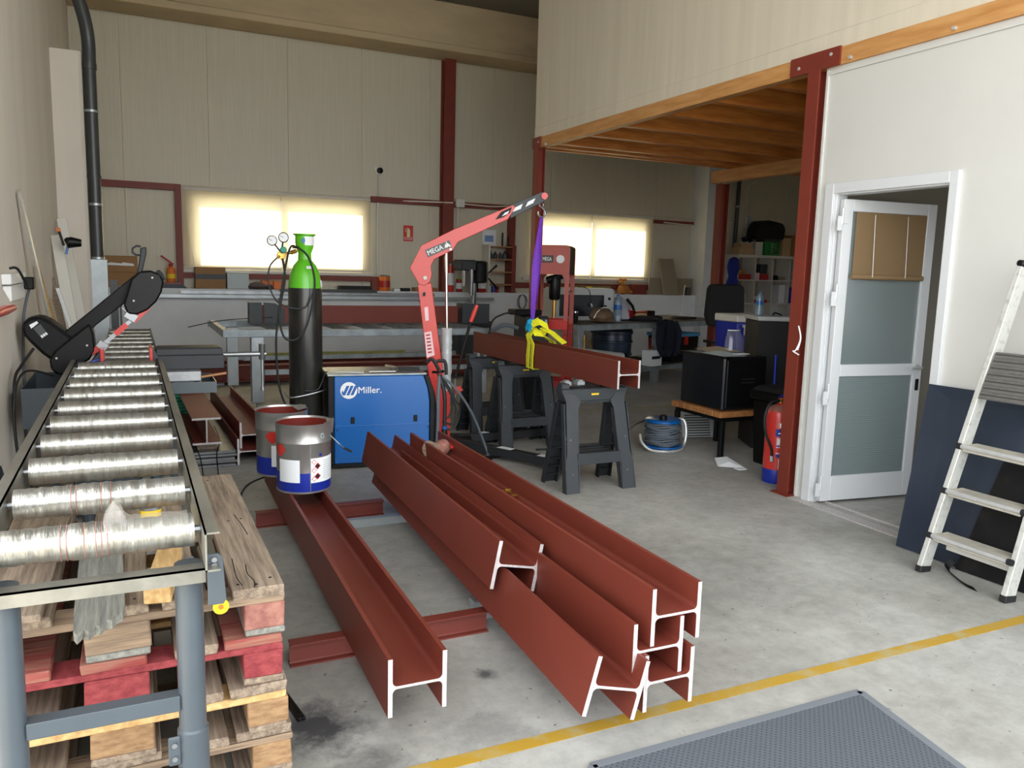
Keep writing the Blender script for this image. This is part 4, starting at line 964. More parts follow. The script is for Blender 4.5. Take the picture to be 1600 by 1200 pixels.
# ================================================================== BAND SAW (plane facing the room)
t = thing('band_saw', 'black metal-cutting band saw with its arm raised over the conveyor', 'band saw', (-.1,5.35,0), 0)
Yf, Yb = 5.24, 5.42
arm = [(-0.421,0.972),(-0.399,1.031),(-0.341,1.093),(-0.222,1.197),(-0.091,1.313),(0.039,1.428),(0.112,1.441),(0.124,1.392),(-0.001,1.277),(-0.046,1.239),(-0.192,1.118),(-0.269,1.029),(-0.365,0.927)]
obj('arm', MB().prism(arm, Yf, Yf+.10, 'xz'), 'black_worn', t, bev=.006)
hou = [(-0.404,0.977),(-0.364,1.013),(-0.223,1.133),(-0.206,1.078),(-0.200,0.973),(-0.232,0.922),(-0.286,0.886),(-0.340,0.839),(-0.391,0.837),(-0.428,0.867),(-0.435,0.926)]
hw = obj('lower_wheel_housing', MB().prism(hou, Yf-.05, Yf+.14, 'xz'), 'black', t, bev=.010, )
hou2 = [(0.003,1.391),(0.049,1.436),(0.111,1.442),(0.159,1.424),(0.178,1.379),(0.166,1.319),(0.133,1.258),(0.082,1.208),(0.026,1.182),(-0.024,1.189),(-0.043,1.241)]
hu = obj('upper_wheel_housing', MB().prism(hou2, Yf-.05, Yf+.14, 'xz'), 'black', t, bev=.010)
for q,par in (([(-0.398,0.935),(-0.241,1.006),(-0.390,0.964)],hw),([(0.116,1.401),(0.012,1.265)],hu)):
    for a,b in q[:2]: obj('cover_screw', MB().cyl((a,Yf-.056,b),(a,Yf-.048,b),.006,n=8), 'cut', par)
mo = [(-0.568,1.120),(-0.532,1.160),(-0.474,1.174),(-0.419,1.142),(-0.345,1.075),(-0.289,1.030),(-0.377,0.942),(-0.417,0.909),(-0.472,0.958),(-0.526,1.022),(-0.555,1.062)]
mo_ = obj('motor_housing', MB().prism(mo, Yf-.02, Yf+.20, 'xz'), 'black_worn', t, bev=.018)
mp2 = [(-0.507,1.104),(-0.471,1.129),(-0.439,1.074),(-0.466,1.042)]
pp_ = obj('rating_plate', MB().prism([mp2[0],mp2[1],mp2[2],mp2[3]], Yf-.0225, Yf-.0205, 'xz'), 'pipe_grey', mo_)
def mx_(u,v): return (mp2[0][0]+(mp2[1][0]-mp2[0][0])*u+(mp2[3][0]-mp2[0][0])*v, mp2[0][1]+(mp2[1][1]-mp2[0][1])*u+(mp2[3][1]-mp2[0][1])*v)
for k in range(3): obj('symbol', MB().prism([mx_(.1+.3*k,.72),(mx_(.32+.3*k,.72)),mx_(.32+.3*k,.92),mx_(.1+.3*k,.92)], Yf-.024, Yf-.0226, 'xz'), 'paper', pp_)
obj('symbol', MB().prism([mx_(-.1,-.35),mx_(.9,-.30),mx_(.9,-.12),mx_(-.2,-.05)], Yf-.024, Yf-.0226, 'xz'), 'paper', pp_)
hdl = [(0.038,1.406),(0.057,1.459),(0.073,1.508),(0.088,1.542),(0.096,1.576),(0.082,1.587),(0.041,1.585),(0.020,1.569),(0.019,1.547),(0.039,1.533),(0.056,1.530)]
obj('grip', MB().prism([(0.032,1.413),(0.048,1.488),(0.057,1.541),(0.058,1.575),(0.093,1.580),(0.091,1.538),(0.079,1.489),(0.059,1.406)], Yf+.02, Yf+.055, 'xz'), 'dark_plastic2', t, bev=.006)
tg = [(0.062,1.582),(0.038,1.585),(0.017,1.569),(0.016,1.547),(0.033,1.533),(0.056,1.530)]
obj('trigger_guard', MB().tube([(a,Yf+.038,b) for a,b in tg], .006, 8), 'dark_plastic2', t)
kb2 = [(0.126,1.438),(0.174,1.408),(0.098,1.422)]
obj('tension_knob', MB().lathe([(.012,-.05),(.012,0),(.034,.004),(.034,.022),(.02,.028)], (kb2[1][0]-.02,Yf+.05,kb2[1][1]+.0), (.8,-.2,.5), 18), 'dark_plastic', t)
gq = [(0.069,1.214),(0.094,1.241),(0.033,1.161),(-0.005,1.150)]
obj('blade_guard', MB().bar((gq[0][0]+.02,Yf-.02,gq[0][1]+.015),(gq[2][0]-.03,Yf-.02,gq[2][1]-.02),.03,.035,(0,1,0)), 'red', t)
bl = [(0.005,1.158),(-0.197,0.971),(-0.030,1.124),(-0.093,1.068),(-0.005,1.173),(-0.053,1.225),(-0.163,1.001),(-0.204,0.979)]
obj('blade', MB().bar((bl[0][0],Yf-.02,bl[0][1]),(bl[1][0],Yf-.02,bl[1][1]),.022,.002,(0,1,0)), 'steel', t)
obj('blade_guard', MB().bar((bl[2][0],Yf-.03,bl[2][1]),(bl[3][0],Yf-.03,bl[3][1]),.03,.014,(0,1,0)), 'red', t)
obj('guide_block', MB().obox((bl[4][0],Yf-.02,bl[4][1]),(.07,.04,.05),(0,.6,0)).bar((bl[5][0],Yf-.02,bl[5][1]),(bl[4][0],Yf-.02,bl[4][1]),.012,.012), 'steel', t, bev=.003)
obj('guide_block', MB().obox((bl[6][0],Yf-.02,bl[6][1]),(.06,.04,.05),(0,.6,0)), 'steel', t, bev=.003)
obj('blade_guard', MB().obox((bl[7][0],Yf-.03,bl[7][1]-.005),(.05,.03,.035),(0,-.5,0)), 'red', t, bev=.003)
# vise and table of the saw
vz = .865
obj('vise_body', MB().box((.12,5.12,.86),(.50,5.30,.945)).box((.12,5.12,.945),(.49,5.30,.985)), 'dark_plastic2', t, bev=.004)
obj('vise_top', MB().box((.13,5.13,.985),(.48,5.29,.990)), 'black', t)
obj('screw_rod', MB().cyl((.50,5.21,.935),(.76,5.21,.935),.016,n=14), 'steel', t)
obj('screw_head', MB().cyl((.735,5.21,.90),(.735,5.21,1.0),.02,n=14), 'pipe_grey', t)
obj('tommy_bar', MB().cyl((.735,5.21,.72),(.735,5.21,.99),.009,n=10).cyl((.735,5.21,.70),(.735,5.21,.725),.014,n=10), 'steel', t)
obj('jaw_plate', MB().box((.085,5.06,.865),(.10,5.34,.995)), 'red', t); obj('jaw_plate', MB().box((-.17,5.06,.865),(-.155,5.34,.995)), 'red', t)
obj('jaw', MB().prism([(-.26,.86),(-.17,.86),(-.17,.985)], 5.10, 5.30, 'xz'), 'dark_plastic', t)
obj('jaw', MB().prism([(.10,.86),(.16,.86),(.115,.975),(.10,.985)], 5.10, 5.30, 'xz'), 'dark_plastic', t)
obj('bed', MB().box((-.30,5.02,.80),(.36,5.45,.862)), 'steel', t, bev=.004)
obj('pedestal', MB().box((-.34,5.08,.02),(.02,5.42,.80)), 'grey_paint', t, bev=.01)
obj('casting', MB().box((.14,5.05,.80),(.30,5.2,.86)).box((.2,5.02,.74),(.32,5.16,.80)), 'grey_paint', t, bev=.005)
def tray(x0,x1,y0,y1,z0,z1,par,nm='tray'):
    g = .004; mb = MB().box((x0,y0,z0),(x1,y1,z0+g)).box((x0,y0,z0+g),(x1,y0+g,z1)).box((x0,y1-g,z0+g),(x1,y1,z1)).box((x0,y0+g,z0+g),(x0+g,y1-g,z1)).box((x1-g,y0+g,z0+g),(x1,y1-g,z1))
    return obj(nm, mb, 'grey_paint', par)
tray(.12,.44,4.98,5.38,.735,.80,t,'chip_tray'); tray(-.53,-.30,4.72,5.40,.62,.83,t,'side_tray')
obj('tray_stand', MB().box((.17,5.06,.02),(.40,5.10,.735)) if False else MB().bar((.2,5.2,.01),(.2,5.2,.735),.04,.04).bar((-.43,5.2,.01),(-.43,5.2,.62),.04,.04), 'grey_paint', t)
obj('coolant_hose', MB().tube(bez([(-.30,5.16,.83),(-.25,5.10,.90),(-.18,5.10,.93),(-.13,5.1,.90)]), .008, 8), 'blue_dark', t)
obj('power_cable', MB().tube(bez([(-.50,5.1,1.0),(-.55,5.0,.92),(-.57,4.85,.85),(-.575,4.8,.6),(-.55,4.8,.3),(-.5,4.82,.05)]), .008, 8), 'cable', t)
obj('power_cable', MB().tube(bez([(-.40,5.0,.86),(-.52,4.9,.90),(-.56,4.75,.80),(-.56,4.7,.55),(-.5,4.7,.3)]), .006, 8), 'cable', t)
one('wooden_stick', MB().bar((.19,5.04,.80),(.50,5.02,.845),.012,.012), 'bench_wood', 'brown wooden stick lying across the chip tray of the saw', 'stick')
one('bolt_nut', MB().lathe([(.018,0),(.018,.02),(.008,.045)], (.36,5.12,.74), n=6), 'cut', 'pale cone-shaped nut in the chip tray', 'nut')
# second conveyor section behind the saw
t = thing('roller_conveyor', 'second roller conveyor section standing behind the band saw', 'conveyor', (-.02,7.1,0), 0)
for k in range(8): obj('roller', MB().cyl((-.19,5.75+.36*k,.83),(.145,5.75+.36*k,.83),.032,n=16), 'roller', t)
for x in (-.20,.15): obj('side_rail', MB().box((x,5.6,.79),(x+.006,8.45,.86)), 'rail', t)
for x in (-.19,.15):
    for y in (6.0,8.3): obj('leg', MB().box((x-.02,y-.02,0),(x+.02,y+.02,.79)), 'grey_paint', t)

# ================================================================== LEFT WALL
one('downpipe', MB().cyl((-.285,8.98,.98),(-.285,8.98,3.35),.058,n=24).tube(bez([(-.285,8.98,3.33),(-.285,8.98,3.6),(-.33,8.9,3.85),(-.48,8.7,4.35),(-.52,8.6,5.3)],5), .060, 20).lathe([(.066,3.30),(.066,3.36)], (-.285,8.98,0), n=24).lathe([(.064,2.28),(.064,2.31)],(-.285,8.98,0),n=24), 'pipe_grey', 'dark grey round downpipe running up beside the pilaster', 'pipe')
for i,z in enumerate((1.5,2.02,2.9)):
    t = one('pipe_clamp', MB().lathe([(.060,0),(.064,.002),(.064,.022),(.060,.024)], (-.285,8.98,z), n=24, caps=False).box((-.35,8.97,z),(-.343,8.99,z+.024)), 'galv',
        ['lowest metal clamp on the dark grey downpipe','middle metal clamp on the dark grey downpipe','top metal clamp on the dark grey downpipe'][i], 'clamp', 'clamps on the downpipe')
one('timber_post', MB().box((-.36,8.86,0),(-.20,8.92,1.50)), 'galv', 'pale galvanised plate standing in front of the downpipe base', 'plate', bev=.003)
one('steel_channel', MB().box((-.19,9.0,0),(-.12,9.06,1.30)).box((-.11,9.0,0),(-.09,9.06,1.25)), 'pipe_grey', 'dark steel channel standing right of the downpipe base', 'channel')
def lean(name, label, p, q, w, h, m_, cat='board', up=(0,1,0), group='offcuts leaning on the left wall'):
    return one(name, MB().bar(p, q, w, h, up), m_, label, cat, group, bev=.002)
lean('aluminium_profile', 'long thin shiny profile leaning on the left wall, the tallest', (-.40,6.9,.02), (-0.580,5.649,1.884), .055, .012, 'alu', 'profile', (1,0,0))
lean('wooden_batten', 'narrow pale wooden batten leaning right beside the shiny profile', (-.36,7.2,.02), (-.575,6.35,1.45), .05, .02, 'wood_light', 'batten', (1,0,0))
lean('white_board', 'long dirty white board leaning in front, clamp holding it', (-0.405,7.600,0.448), (-0.558,7.900,1.691), .085, .03, 'shelf_white', 'board')
lean('white_board', 'long white board leaning behind the clamped one, its top higher', (-0.326,7.900,0.403), (-0.539,8.300,1.849), .075, .03, 'shelf_white', 'board')
lean('thin_batten', 'thin pale grey batten leaning left of the two white boards', (-0.423,7.500,0.786), (-0.548,7.600,1.256), .03, .02, 'alu', 'batten')
lean('brown_board', 'short brown board leaning between the batten and the white boards', (-0.511,7.700,0.658), (-0.624,7.800,1.324), .09, .015, 'wood_old', 'board')
lean('brown_board', 'low wide brown board leaning at the very bottom against the left wall', (-0.530,7.300,0.703), (-0.618,7.400,1.169), .09, .015, 'tan', 'board')
t = thing('bar_clamp', 'black bar clamp with an orange end gripping the leaning boards', 'clamp', (-.45,7.8,1.6), 0)
cq = [(-0.523,1.720),(-0.494,1.626),(-0.448,1.612),(-0.361,1.631),(-0.407,1.667),(-0.474,1.659),(-0.478,1.563),(-0.456,1.638)]
obj('bar', MB().bar((cq[0][0],7.72,cq[0][1]),(cq[1][0],7.72,cq[1][1]-.02),.02,.03,(0,1,0)), 'black', t)
obj('end', MB().bar((cq[0][0]-.01,7.72,cq[0][1]+.03),(cq[0][0],7.72,cq[0][1]),.03,.03,(0,1,0)), 'orange', t)
obj('grip', MB().tube([(cq[5][0],7.7,cq[5][1]),(cq[2][0],7.68,cq[2][1]+.02),(cq[3][0],7.68,cq[3][1])],[.02,.05,.03],10), 'black', t)
obj('strip', MB().bar((cq[7][0],7.68,cq[7][1]),(cq[6][0],7.68,cq[6][1]-.03),.02,.004,(0,1,0)), 'blue', t)
# sockets
t = thing('wall_socket', 'white double socket box with a black plug on the left wall', 'socket', (-.598,5.18,1.3), 0)
so_ = [(4.864,1.412),(5.505,1.387),(4.840,1.357),(5.475,1.325),(4.878,1.340),(5.390,1.269)]
y0_,y1_ = so_[0][0], so_[1][0]
obj('upper_box', MB().box((-.599,y0_-.03,so_[2][1]),(-.555,y1_-.02,so_[0][1])), 'white', t, bev=.004); obj('lower_box', MB().box((-.599,y0_,so_[5][1]),(-.56,y1_-.06,so_[2][1]-.006)), 'white', t, bev=.004)
obj('plug', MB().box((-.56,y1_-.10,so_[3][1]-.01),(-.51,y1_+.0,so_[1][1]+.0)), 'black', t, bev=.006)
obj('cable', MB().tube(bez([(-.54,y1_-.02,so_[3][1]),(-.58,y1_,1.15),(-.588,y1_-.05,.9),(-.588,y1_-.1,.6),(-.588,y1_-.12,.35),(-.58,y1_-.1,.05)]), .008, 8), 'cable_grey', t)
obj('cable', MB().tube(bez([(-.54,y1_-.14,so_[2][1]+.02),(-.52,y1_-.3,so_[2][1]-.02),(-.53,y1_-.6,so_[2][1]+.08),(-.56,y1_-.65,so_[0][1]+.03)]), .007, 8), 'cable', t)
t = thing('face_shield', 'white and red guard hanging on the left wall below the socket', 'guard', (-.58,4.85,1.2), 0)
fs_ = [(4.629,1.348),(4.959,1.250),(4.573,1.219),(4.999,1.227),(5.109,1.235),(4.589,1.256)]
obj('panel', MB().prism([(fs_[0][0]-.3,fs_[0][1]),(fs_[0][0],fs_[0][1]),(fs_[1][0],fs_[1][1]),(fs_[1][0]-.4,fs_[1][1]-.01)], -.598, -.57, 'yz'), 'shelf_white', t)
obj('rim', MB().tube([(-.57,fs_[0][0]-.35,fs_[2][1]+.02),(-.565,fs_[0][0],fs_[2][1]+.02),(-.57,fs_[3][0],fs_[3][1]+.005)],[.022,.024,.016],12), 'red', t)
g_ = thing('grille_sheet', 'dark perforated sheet leaning low on the left wall beside the conveyor', 'sheet', (-.52,4.0,.01), 0)
obj('sheet', MB().add([(-.50,3.3,.01),(-.50,4.45,.01),(-.585,4.35,.52),(-.585,3.3,.60),(-.506,3.3,.01),(-.506,4.45,.01),(-.591,4.35,.52),(-.591,3.3,.60)],[(0,1,2,3),(7,6,5,4),(0,4,5,1),(1,5,6,2),(2,6,7,3),(3,7,4,0)]), 'dark_plastic', g_)
for k in range(6): obj('slot', MB().bar((-.496,4.05+.05*k,.10),(-.556,4.05+.05*k,.44),.014,.004,(1,0,0)), 'paper', g_)

# ================================================================== BACK LEDGE AND BENCHES
def rbox(name, label, cat, q, y0, y1, m_, group=None, bev=.004, rz=0):
    (xa,za),(xb,zb) = q
    return one(name, MB().box((xa,y0,min(za,zb)),(xb,y1,max(za,zb))), m_, label, cat, group, bev)
LZ = 1.142
def cbox(label, x0, x1, z0, z1, y0=11.75, y1=11.95, m_='cardboard', tape=None, name='cardboard_box', flap=False):
    t = thing(name, label, 'box', ((x0+x1)/2,(y0+y1)/2,z0), 0)
    b = obj('body', MB().box((x0,y0,z0),(x1,y1,z1)), m_, t, bev=.004)
    if tape: obj('band', MB().box((x0-.001,y0-.002,z0+(z1-z0)*.45),(x1+.001,y0,z0+(z1-z0)*.68)), tape, t)
    if flap: obj('flap', MB().obox(((x0+x1)/2,y0-.02,z1+.01),(x1-x0,.14,.005),(.5,0,0)), m_, t)
    else: obj('top_flap', MB().box((x0,y0,z1),((x0+x1)/2-.004,y1,z1+.004)).box(((x0+x1)/2+.004,y0,z1),(x1,y1,z1+.004)), m_, t)
    return t
cbox('large brown cardboard box with a torn white slot, under another box', -.33, .10, LZ, 1.34, 11.72, 11.98)
b = cbox('upper brown cardboard box with a ragged white opening, near the downpipe', -.37, .09, 1.345, 1.55, 11.72, 11.98)
obj('torn_opening', MB().prism([(-.30,1.45),(-.22,1.465),(-.10,1.455),(-.08,1.47),(.04,1.455),(.05,1.425),(-.12,1.428),(-.27,1.432)], 11.712, 11.718, 'xz'), 'paper', b)
t = thing('spray_bottle', 'orange and yellow spray can with a black trigger nozzle on the ledge', 'bottle', (.50,11.84,1.20), 0)
obj('body', MB().lathe([(.052,0),(.055,.01),(.055,.19),(.03,.22)], (.50,11.84,1.21), n=20), 'orange', t); obj('band', MB().lathe([(.0555,.06),(.0555,.12)], (.50,11.84,1.21), n=20, caps=False), 'yellow', t)
obj('nozzle', MB().cyl((.50,11.84,1.42),(.50,11.84,1.47),.025,n=12).bar((.53,11.84,1.46),(.38,11.80,1.57),.03,.02), 'press_red', t)
t = thing('bench_grinder', 'dark grinding machine with a red tray at the left of the ledge', 'grinder', (.45,11.82,LZ), 0)
obj('base', MB().prism([(.25,LZ),(.70,LZ),(.64,1.19),(.58,1.23),(.35,1.20)], 11.75, 11.9, 'xz'), 'dark_plastic', t); obj('tray', MB().box((.30,11.74,1.20),(.62,11.9,1.212)), 'press_red', t)
obj('wheel', MB().cyl((.22,11.78,1.24),(.22,11.86,1.24),.075,n=20), 'steel', t)
cbox('brown cardboard box with a dark band under the left end of the window', .80, 1.19, LZ, 1.43, 11.74, 11.96, 'cardboard', 'dark_plastic')
cbox('box wrapped in crinkled clear film on the ledge below the window', 1.21, 1.50, LZ, 1.36, 11.75, 11.95, 'frost')
t = thing('cloth_bundle', 'crumpled dark purple-grey cloth lying on the front of the ledge', 'cloth', (1.60,11.72,LZ-.03), 0)
obj('cloth', MB().lathe([(.02,0),(.13,.005),(.15,.04),(.10,.08),(.05,.10),(.01,.105)], (1.62,11.80,LZ), n=14).lathe([(.02,0),(.07,.01),(.04,.06),(.01,.07)], (1.78,11.80,LZ), n=10), mat('dark_cloth', (70,60,66), .95, bump=.6, scale=14), t)
cbox('small orange-brown carton, the left one of a pair beside the purple cloth', 1.68, 1.84, LZ, 1.26, 11.84, 11.95, 'orange'); cbox('small orange-brown carton, the right one of a pair beside the purple cloth', 1.85, 1.99, LZ, 1.255, 11.84, 11.95, 'orange')
rbox('tool_case', 'flat black tool case lying on the ledge under the window end', 'case', ((2.78,LZ),(3.26,1.21)), 11.76, 11.92, 'black')
def can(x, z0, r, h, m_, label, y=11.84, band=None, name='can', cap=None, cat='can'):
    t = thing(name, label, cat, (x,y,z0), 0)
    obj('body', MB().lathe([(r*.96,0),(r,.006),(r,h*.97),(r*.96,h)], (x,y,z0), n=20), m_, t)
    if band: obj('band', MB().lathe([(r*1.01,h*.25),(r*1.01,h*.7)], (x,y,z0), n=20, caps=False), band, t)
    obj('lid', MB().lathe([(r*.9,0),(r*.92,h*.05),(r*.4,h*.1)], (x,y,z0+h), n=16), cap or 'steel', t)
    return t
can(3.48,LZ,.085,.22,'orange','orange and black paint can on the ledge right of the window',band='press_red')
rbox('oil_jar', 'white and black small container lying beside the orange can', 'container', ((3.62,LZ),(3.72,1.18)), 11.80, 11.9, 'paper')
rbox('grinder_tool', 'dark hand tool lying on the ledge left of the crane column', 'tool', ((3.74,LZ),(3.88,1.19)), 11.80, 11.9, 'black')
rbox('cable_tray', 'shallow orange-brown tray of parts on the ledge behind the crane', 'tray', ((3.95,LZ),(4.32,1.20)), 11.78, 11.95, 'bench_wood')
can(4.55,LZ,.055,.42,'red','tall red aerosol can on the ledge right of the crane column',band='paper', name='aerosol_can')
can(4.70,LZ,.05,.20,'press_red','short aerosol can with a green cap beside the tall red one',band='paper', name='aerosol_can', cap='green')
can(5.08,LZ,.08,.24,'press_red','dark red tin on the ledge left of the drill press',band='paper')
can(4.98,LZ,.045,.30,'black','black bottle on the ledge just left of the drill press', name='bottle', cat='bottle')
# steel bars lying in front of the plinth
for i,(x0,x1,z,m_,lab) in enumerate(((-.35,5.2,1.02,'galv','long bright galvanised bar lying along the back wall, lowest of the bars'),(.6,4.2,1.075,'steel','long grey bar lying along the back wall above the galvanised one'),(1.9,3.3,1.115,'pipe_grey','short dark grey bar lying topmost along the back wall'))):
    one('steel_bar', MB().box((x0,11.60,z),(x1,11.66,z+.045)), m_, lab, 'bar', 'bars lying along the back wall')
for i,x in enumerate((-.2,1.9,4.0)):
    one('wall_bracket', MB().box((x,11.58,.985),(x+.03,11.74,1.018)).box((x,11.58,1.018),(x+.03,11.595,1.16)), 'galv', ['left steel bracket carrying the bars on the back wall','middle steel bracket carrying the bars on the back wall','right steel bracket carrying the bars on the back wall'][i], 'bracket', 'brackets under the bars')
# fire extinguisher sign, camera
t = thing('fire_sign', 'red fire extinguisher sign on the back wall panels', 'sign', (3.90,11.985,2.0), 0)
obj('plate', MB().box((3.82,11.98,1.905),(3.975,11.988,2.145)), 'red', t)
obj('symbol', MB().prism([(3.875,1.97),(3.925,1.97),(3.925,2.07),(3.912,2.085),(3.912,2.10),(3.888,2.10),(3.888,2.085),(3.875,2.07)], 11.976, 11.979, 'xz'), mat('photoluminescent', (226,224,170), .6), t)
obj('symbol', MB().tube(bez([(3.888,11.977,2.10),(3.86,11.977,2.09),(3.855,11.977,2.04)]), .004, 5), 'paper', t)
obj('lettering', text_mb('EXTINTOR', (3.832,11.9785,1.925), (1,0,0), (0,0,1), .018, 0, .01, .13), 'paper', t)
obj('stripe', MB().box((3.82,11.978,1.957),(3.975,11.98,1.963)), 'paper', t)
t = thing('dome_camera', 'small round surveillance camera high on the back wall', 'camera', (3.42,11.97,2.94), 0)
obj('base', MB().lathe([(.07,0),(.07,.03),(.05,.045)], (3.42,11.988,2.94), (0,-1,0), 22), 'shelf_white', t); obj('lens', MB().lathe([(.045,0),(.043,.03),(.02,.045)], (3.43,11.945,2.93), (0.2,-1,-.1), 18), 'black', t)
one('junction_box', MB().box((4.60,11.76,2.45),(4.74,11.82,2.58)), 'shelf_white', 'white electrical junction box on the red steel post', 'box', bev=.008)

# welding table (steel frame table) in the middle background
t = thing('welding_table', 'galvanised steel frame table with open slats, holding a dark red beam', 'table', (2.0,8.9,0), 0)
xa, xb, ya, yb, zt_ = .80, 3.72, 8.28, 9.75, .845
obj('front_rail', MB().box((xa,ya,zt_-.075),(xb,ya+.05,zt_)), 'table_steel', t, bev=.003)
obj('back_rail', MB().box((xa-.02,yb-.05,zt_-.075),(xb,yb,zt_)), 'table_steel', t, bev=.003)
obj('end_rail', MB().box((xa,ya+.05,zt_-.075),(xa+.05,yb-.05,zt_)), 'table_steel', t)
for k in range(7):
    x = 1.35+k*.37; obj('slat', MB().box((x,ya+.05,zt_-.07),(x+.07,yb-.05,zt_-.004)), 'table_steel', t)
for x in (.99,3.45):
    for y in (ya+.02,yb-.16): 
        lg = obj('leg', MB().box((x+(.08 if y<9 else -.02),y,.10),(x+(.20 if y<9 else .10),y+.12,zt_-.076)), 'galv', t, bev=.003)
        obj('foot', MB().cyl((x+.14 if y<9 else x+.04,y+.06,0),(x+.14 if y<9 else x+.04,y+.06,.10),.014,n=10).cyl((x+.14 if y<9 else x+.04,y+.06,0),(x+.14 if y<9 else x+.04,y+.06,.012),.035,n=14), 'steel', lg)
obj('shelf_rail', MB().box((1.2,8.32,.38),(3.5,8.36,.43)), 'table_steel', t); obj('shelf_rail', MB().box((1.15,9.62,.38),(3.5,9.66,.43)), 'table_steel', t)
o = beam('steel_beam', 'dark red welded beam with a grey end plate lying on the steel table', (1.30,9.12,zt_+.001), 2.5, 90, w=.10, h=.20, m_='red_steel')
o.rotation_euler = (0,0,R(-90)); o.location = (1.30,9.25,zt_+.001); W[o] = o.matrix_basis.copy()
one('end_plate', MB().box((1.16,9.10,zt_+.001),(1.29,9.13,zt_+.235)).box((1.16,9.13,zt_+.001),(1.175,9.26,zt_+.235)), 'dark_plastic', 'dark steel corner plate standing left of the beam on the table', 'plate')
one('end_plate', MB().prism([(1.315,zt_+.001),(1.54,zt_+.001),(1.54,zt_+.16),(1.44,zt_+.225),(1.315,zt_+.235)], 9.12, 9.14, 'xz'), 'dark_plastic', 'grey steel end plate welded at the left end of the beam', 'plate')
one('steel_rod', MB().tube(bez([(.55,9.4,.79),(.9,9.3,.87),(1.4,9.08,.92)]), .006, 6), 'pipe_grey', 'thin bent rod sticking out over the left end of the table', 'rod')
one('workpiece', MB().box((3.62,9.0,zt_),(3.74,9.2,zt_+.24)).box((3.74,9.05,zt_),(4.0,9.07,zt_+.24)), 'dark_plastic', 'steel frame section at the right end of the table', 'frame')
# racks of stored beams low along the back
for i,(y,z,lab) in enumerate(((10.62,.066,'dark red stored beam, rear one, low behind the steel table'),(10.34,.031,'dark red stored beam, front one, low behind the steel table'))):
    one('stored_beam', MB().prism([(y,z),(y+.19,z),(y+.19,z+.012),(y+.1,z+.012),(y+.1,z+.19),(y+.19,z+.19),(y+.19,z+.202),(y,z+.202),(y,z+.19),(y+.09,z+.19),(y+.09,z+.012),(y,z+.012)], .45, 4.3, 'yz'), 'red_steel', lab, 'beam', 'dark beams stored at the back')
one('storage_bearer', MB().box((.9,10.3,0),(1.0,10.9,.030)).box((.9,10.6,.030),(1.0,10.9,.065)), 'steel', 'left steel support under the stored dark beams', 'support')
one('storage_bearer', MB().box((3.6,10.3,0),(3.7,10.9,.030)).box((3.6,10.6,.030),(3.7,10.9,.065)), 'steel', 'right steel support under the stored dark beams', 'support')
one('steel_bar', MB().box((1.2,10.66,.269),(4.2,10.76,.33)), 'galv', 'long galvanised tube lying on top of the stored dark beams', 'bar')
one('steel_bar', MB().box((1.4,9.62,.431),(3.1,9.66,.465)), 'olive', 'olive yellow bar lying on the rear low rail of the steel table', 'bar')
# floor rack of beams left of the buckets
GS = 'short beams stored on the floor left of the buckets'
beam('steel_beam', 'old red H-beam on the floor, the lower one left of the buckets', (.675,6.13,.0), 1.9, -1.5, w=.20, h=.20, group=GS, m_='primer2')
beam('steel_beam', 'old red H-beam nested on top of the lower one left of the buckets', (.705,6.22,.106), 1.9, -1.5, w=.20, h=.20, group=GS, m_='primer2')
beam('steel_beam', 'old red T-shaped beam end with flat top on the stacked plates', (.365,6.13,.171), 1.25, -1.0, w=.20, h=.20, upright=True, group=GS, m_='primer2')
for k in range(5):
    dx = (.0,.02,-.01,.015,.005)[k]
    one('steel_plate', MB().box((.34+dx,6.10+dx,.002+k*.025),(.66+dx*.6,7.4,.022+k*.025)), 'steel', ['bottom','second','third','fourth','top'][k]+' steel plate of the flat stack beneath the T-shaped beam', 'plate', 'flat steel plates in a stack', bev=.002)
one('wire_rod', MB().tube(bez([(.33,6.9,.30),(.345,6.4,.235),(.40,6.02,.13),(.41,5.8,.004)]), .004, 6), 'black', 'thin black wire rod hanging over the plate stack, left of two', 'rod')
one('wire_rod', MB().tube(bez([(.58,6.9,.16),(.575,6.4,.15),(.52,6.02,.12),(.51,5.8,.004)]), .004, 6), 'black', 'thin black wire rod hanging over the plate stack, right of two', 'rod')
one('wooden_spacer', MB().box((.40,6.2,.1235),(.54,6.26,.17)).box((.40,7.2,.1235),(.54,7.26,.17)), 'wood_old', 'wooden spacers between the plate stack and the T-shaped beam', 'spacer')
t = thing('ribbed_bin', 'green ribbed plastic bin beside the conveyor rail', 'bin', (.35,7.66,0), 0)
prof = []
for k in range(12): prof += [(.125+.002*k,.03*k),(.135+.002*k,.03*k+.015)]
obj('body', MB().lathe(prof, (.35,7.66,.001), n=24), 'teal', t); 
obj('rubbish_bag', MB().lathe([(.12,0),(.17,.05),(.15,.10),(.08,.13)], (.36,7.66,.361), n=12), 'bag', t)
t = thing('red_white_bag', 'red and white bag of welding supplies on the green bin', 'bag', (.50,7.1,.45), 0)
obj('body', MB().prism([(.44,.38),(.56,.36),(.60,.44),(.53,.52),(.45,.50)], 7.64, 7.76, 'xz'), 'press_red', t, bev=.01); obj('white_corner', MB().prism([(.42,.37),(.46,.37),(.45,.50),(.42,.48)], 7.63, 7.75, 'xz'), 'paper', t)
t = thing('caster_wheel', 'small grey castor wheel lying behind the farther bucket', 'wheel', (1.02,7.0,.05), 0)
obj('tyre', MB().lathe([(.045,-.015),(.07,-.015),(.07,.015),(.045,.015)], (1.05,7.0,.075), (.3,-1,.0), 22), 'rubber', t); obj('hub', MB().cyl((1.045,7.018,.075),(1.055,6.982,.075),.045,n=18), 'frost', t)
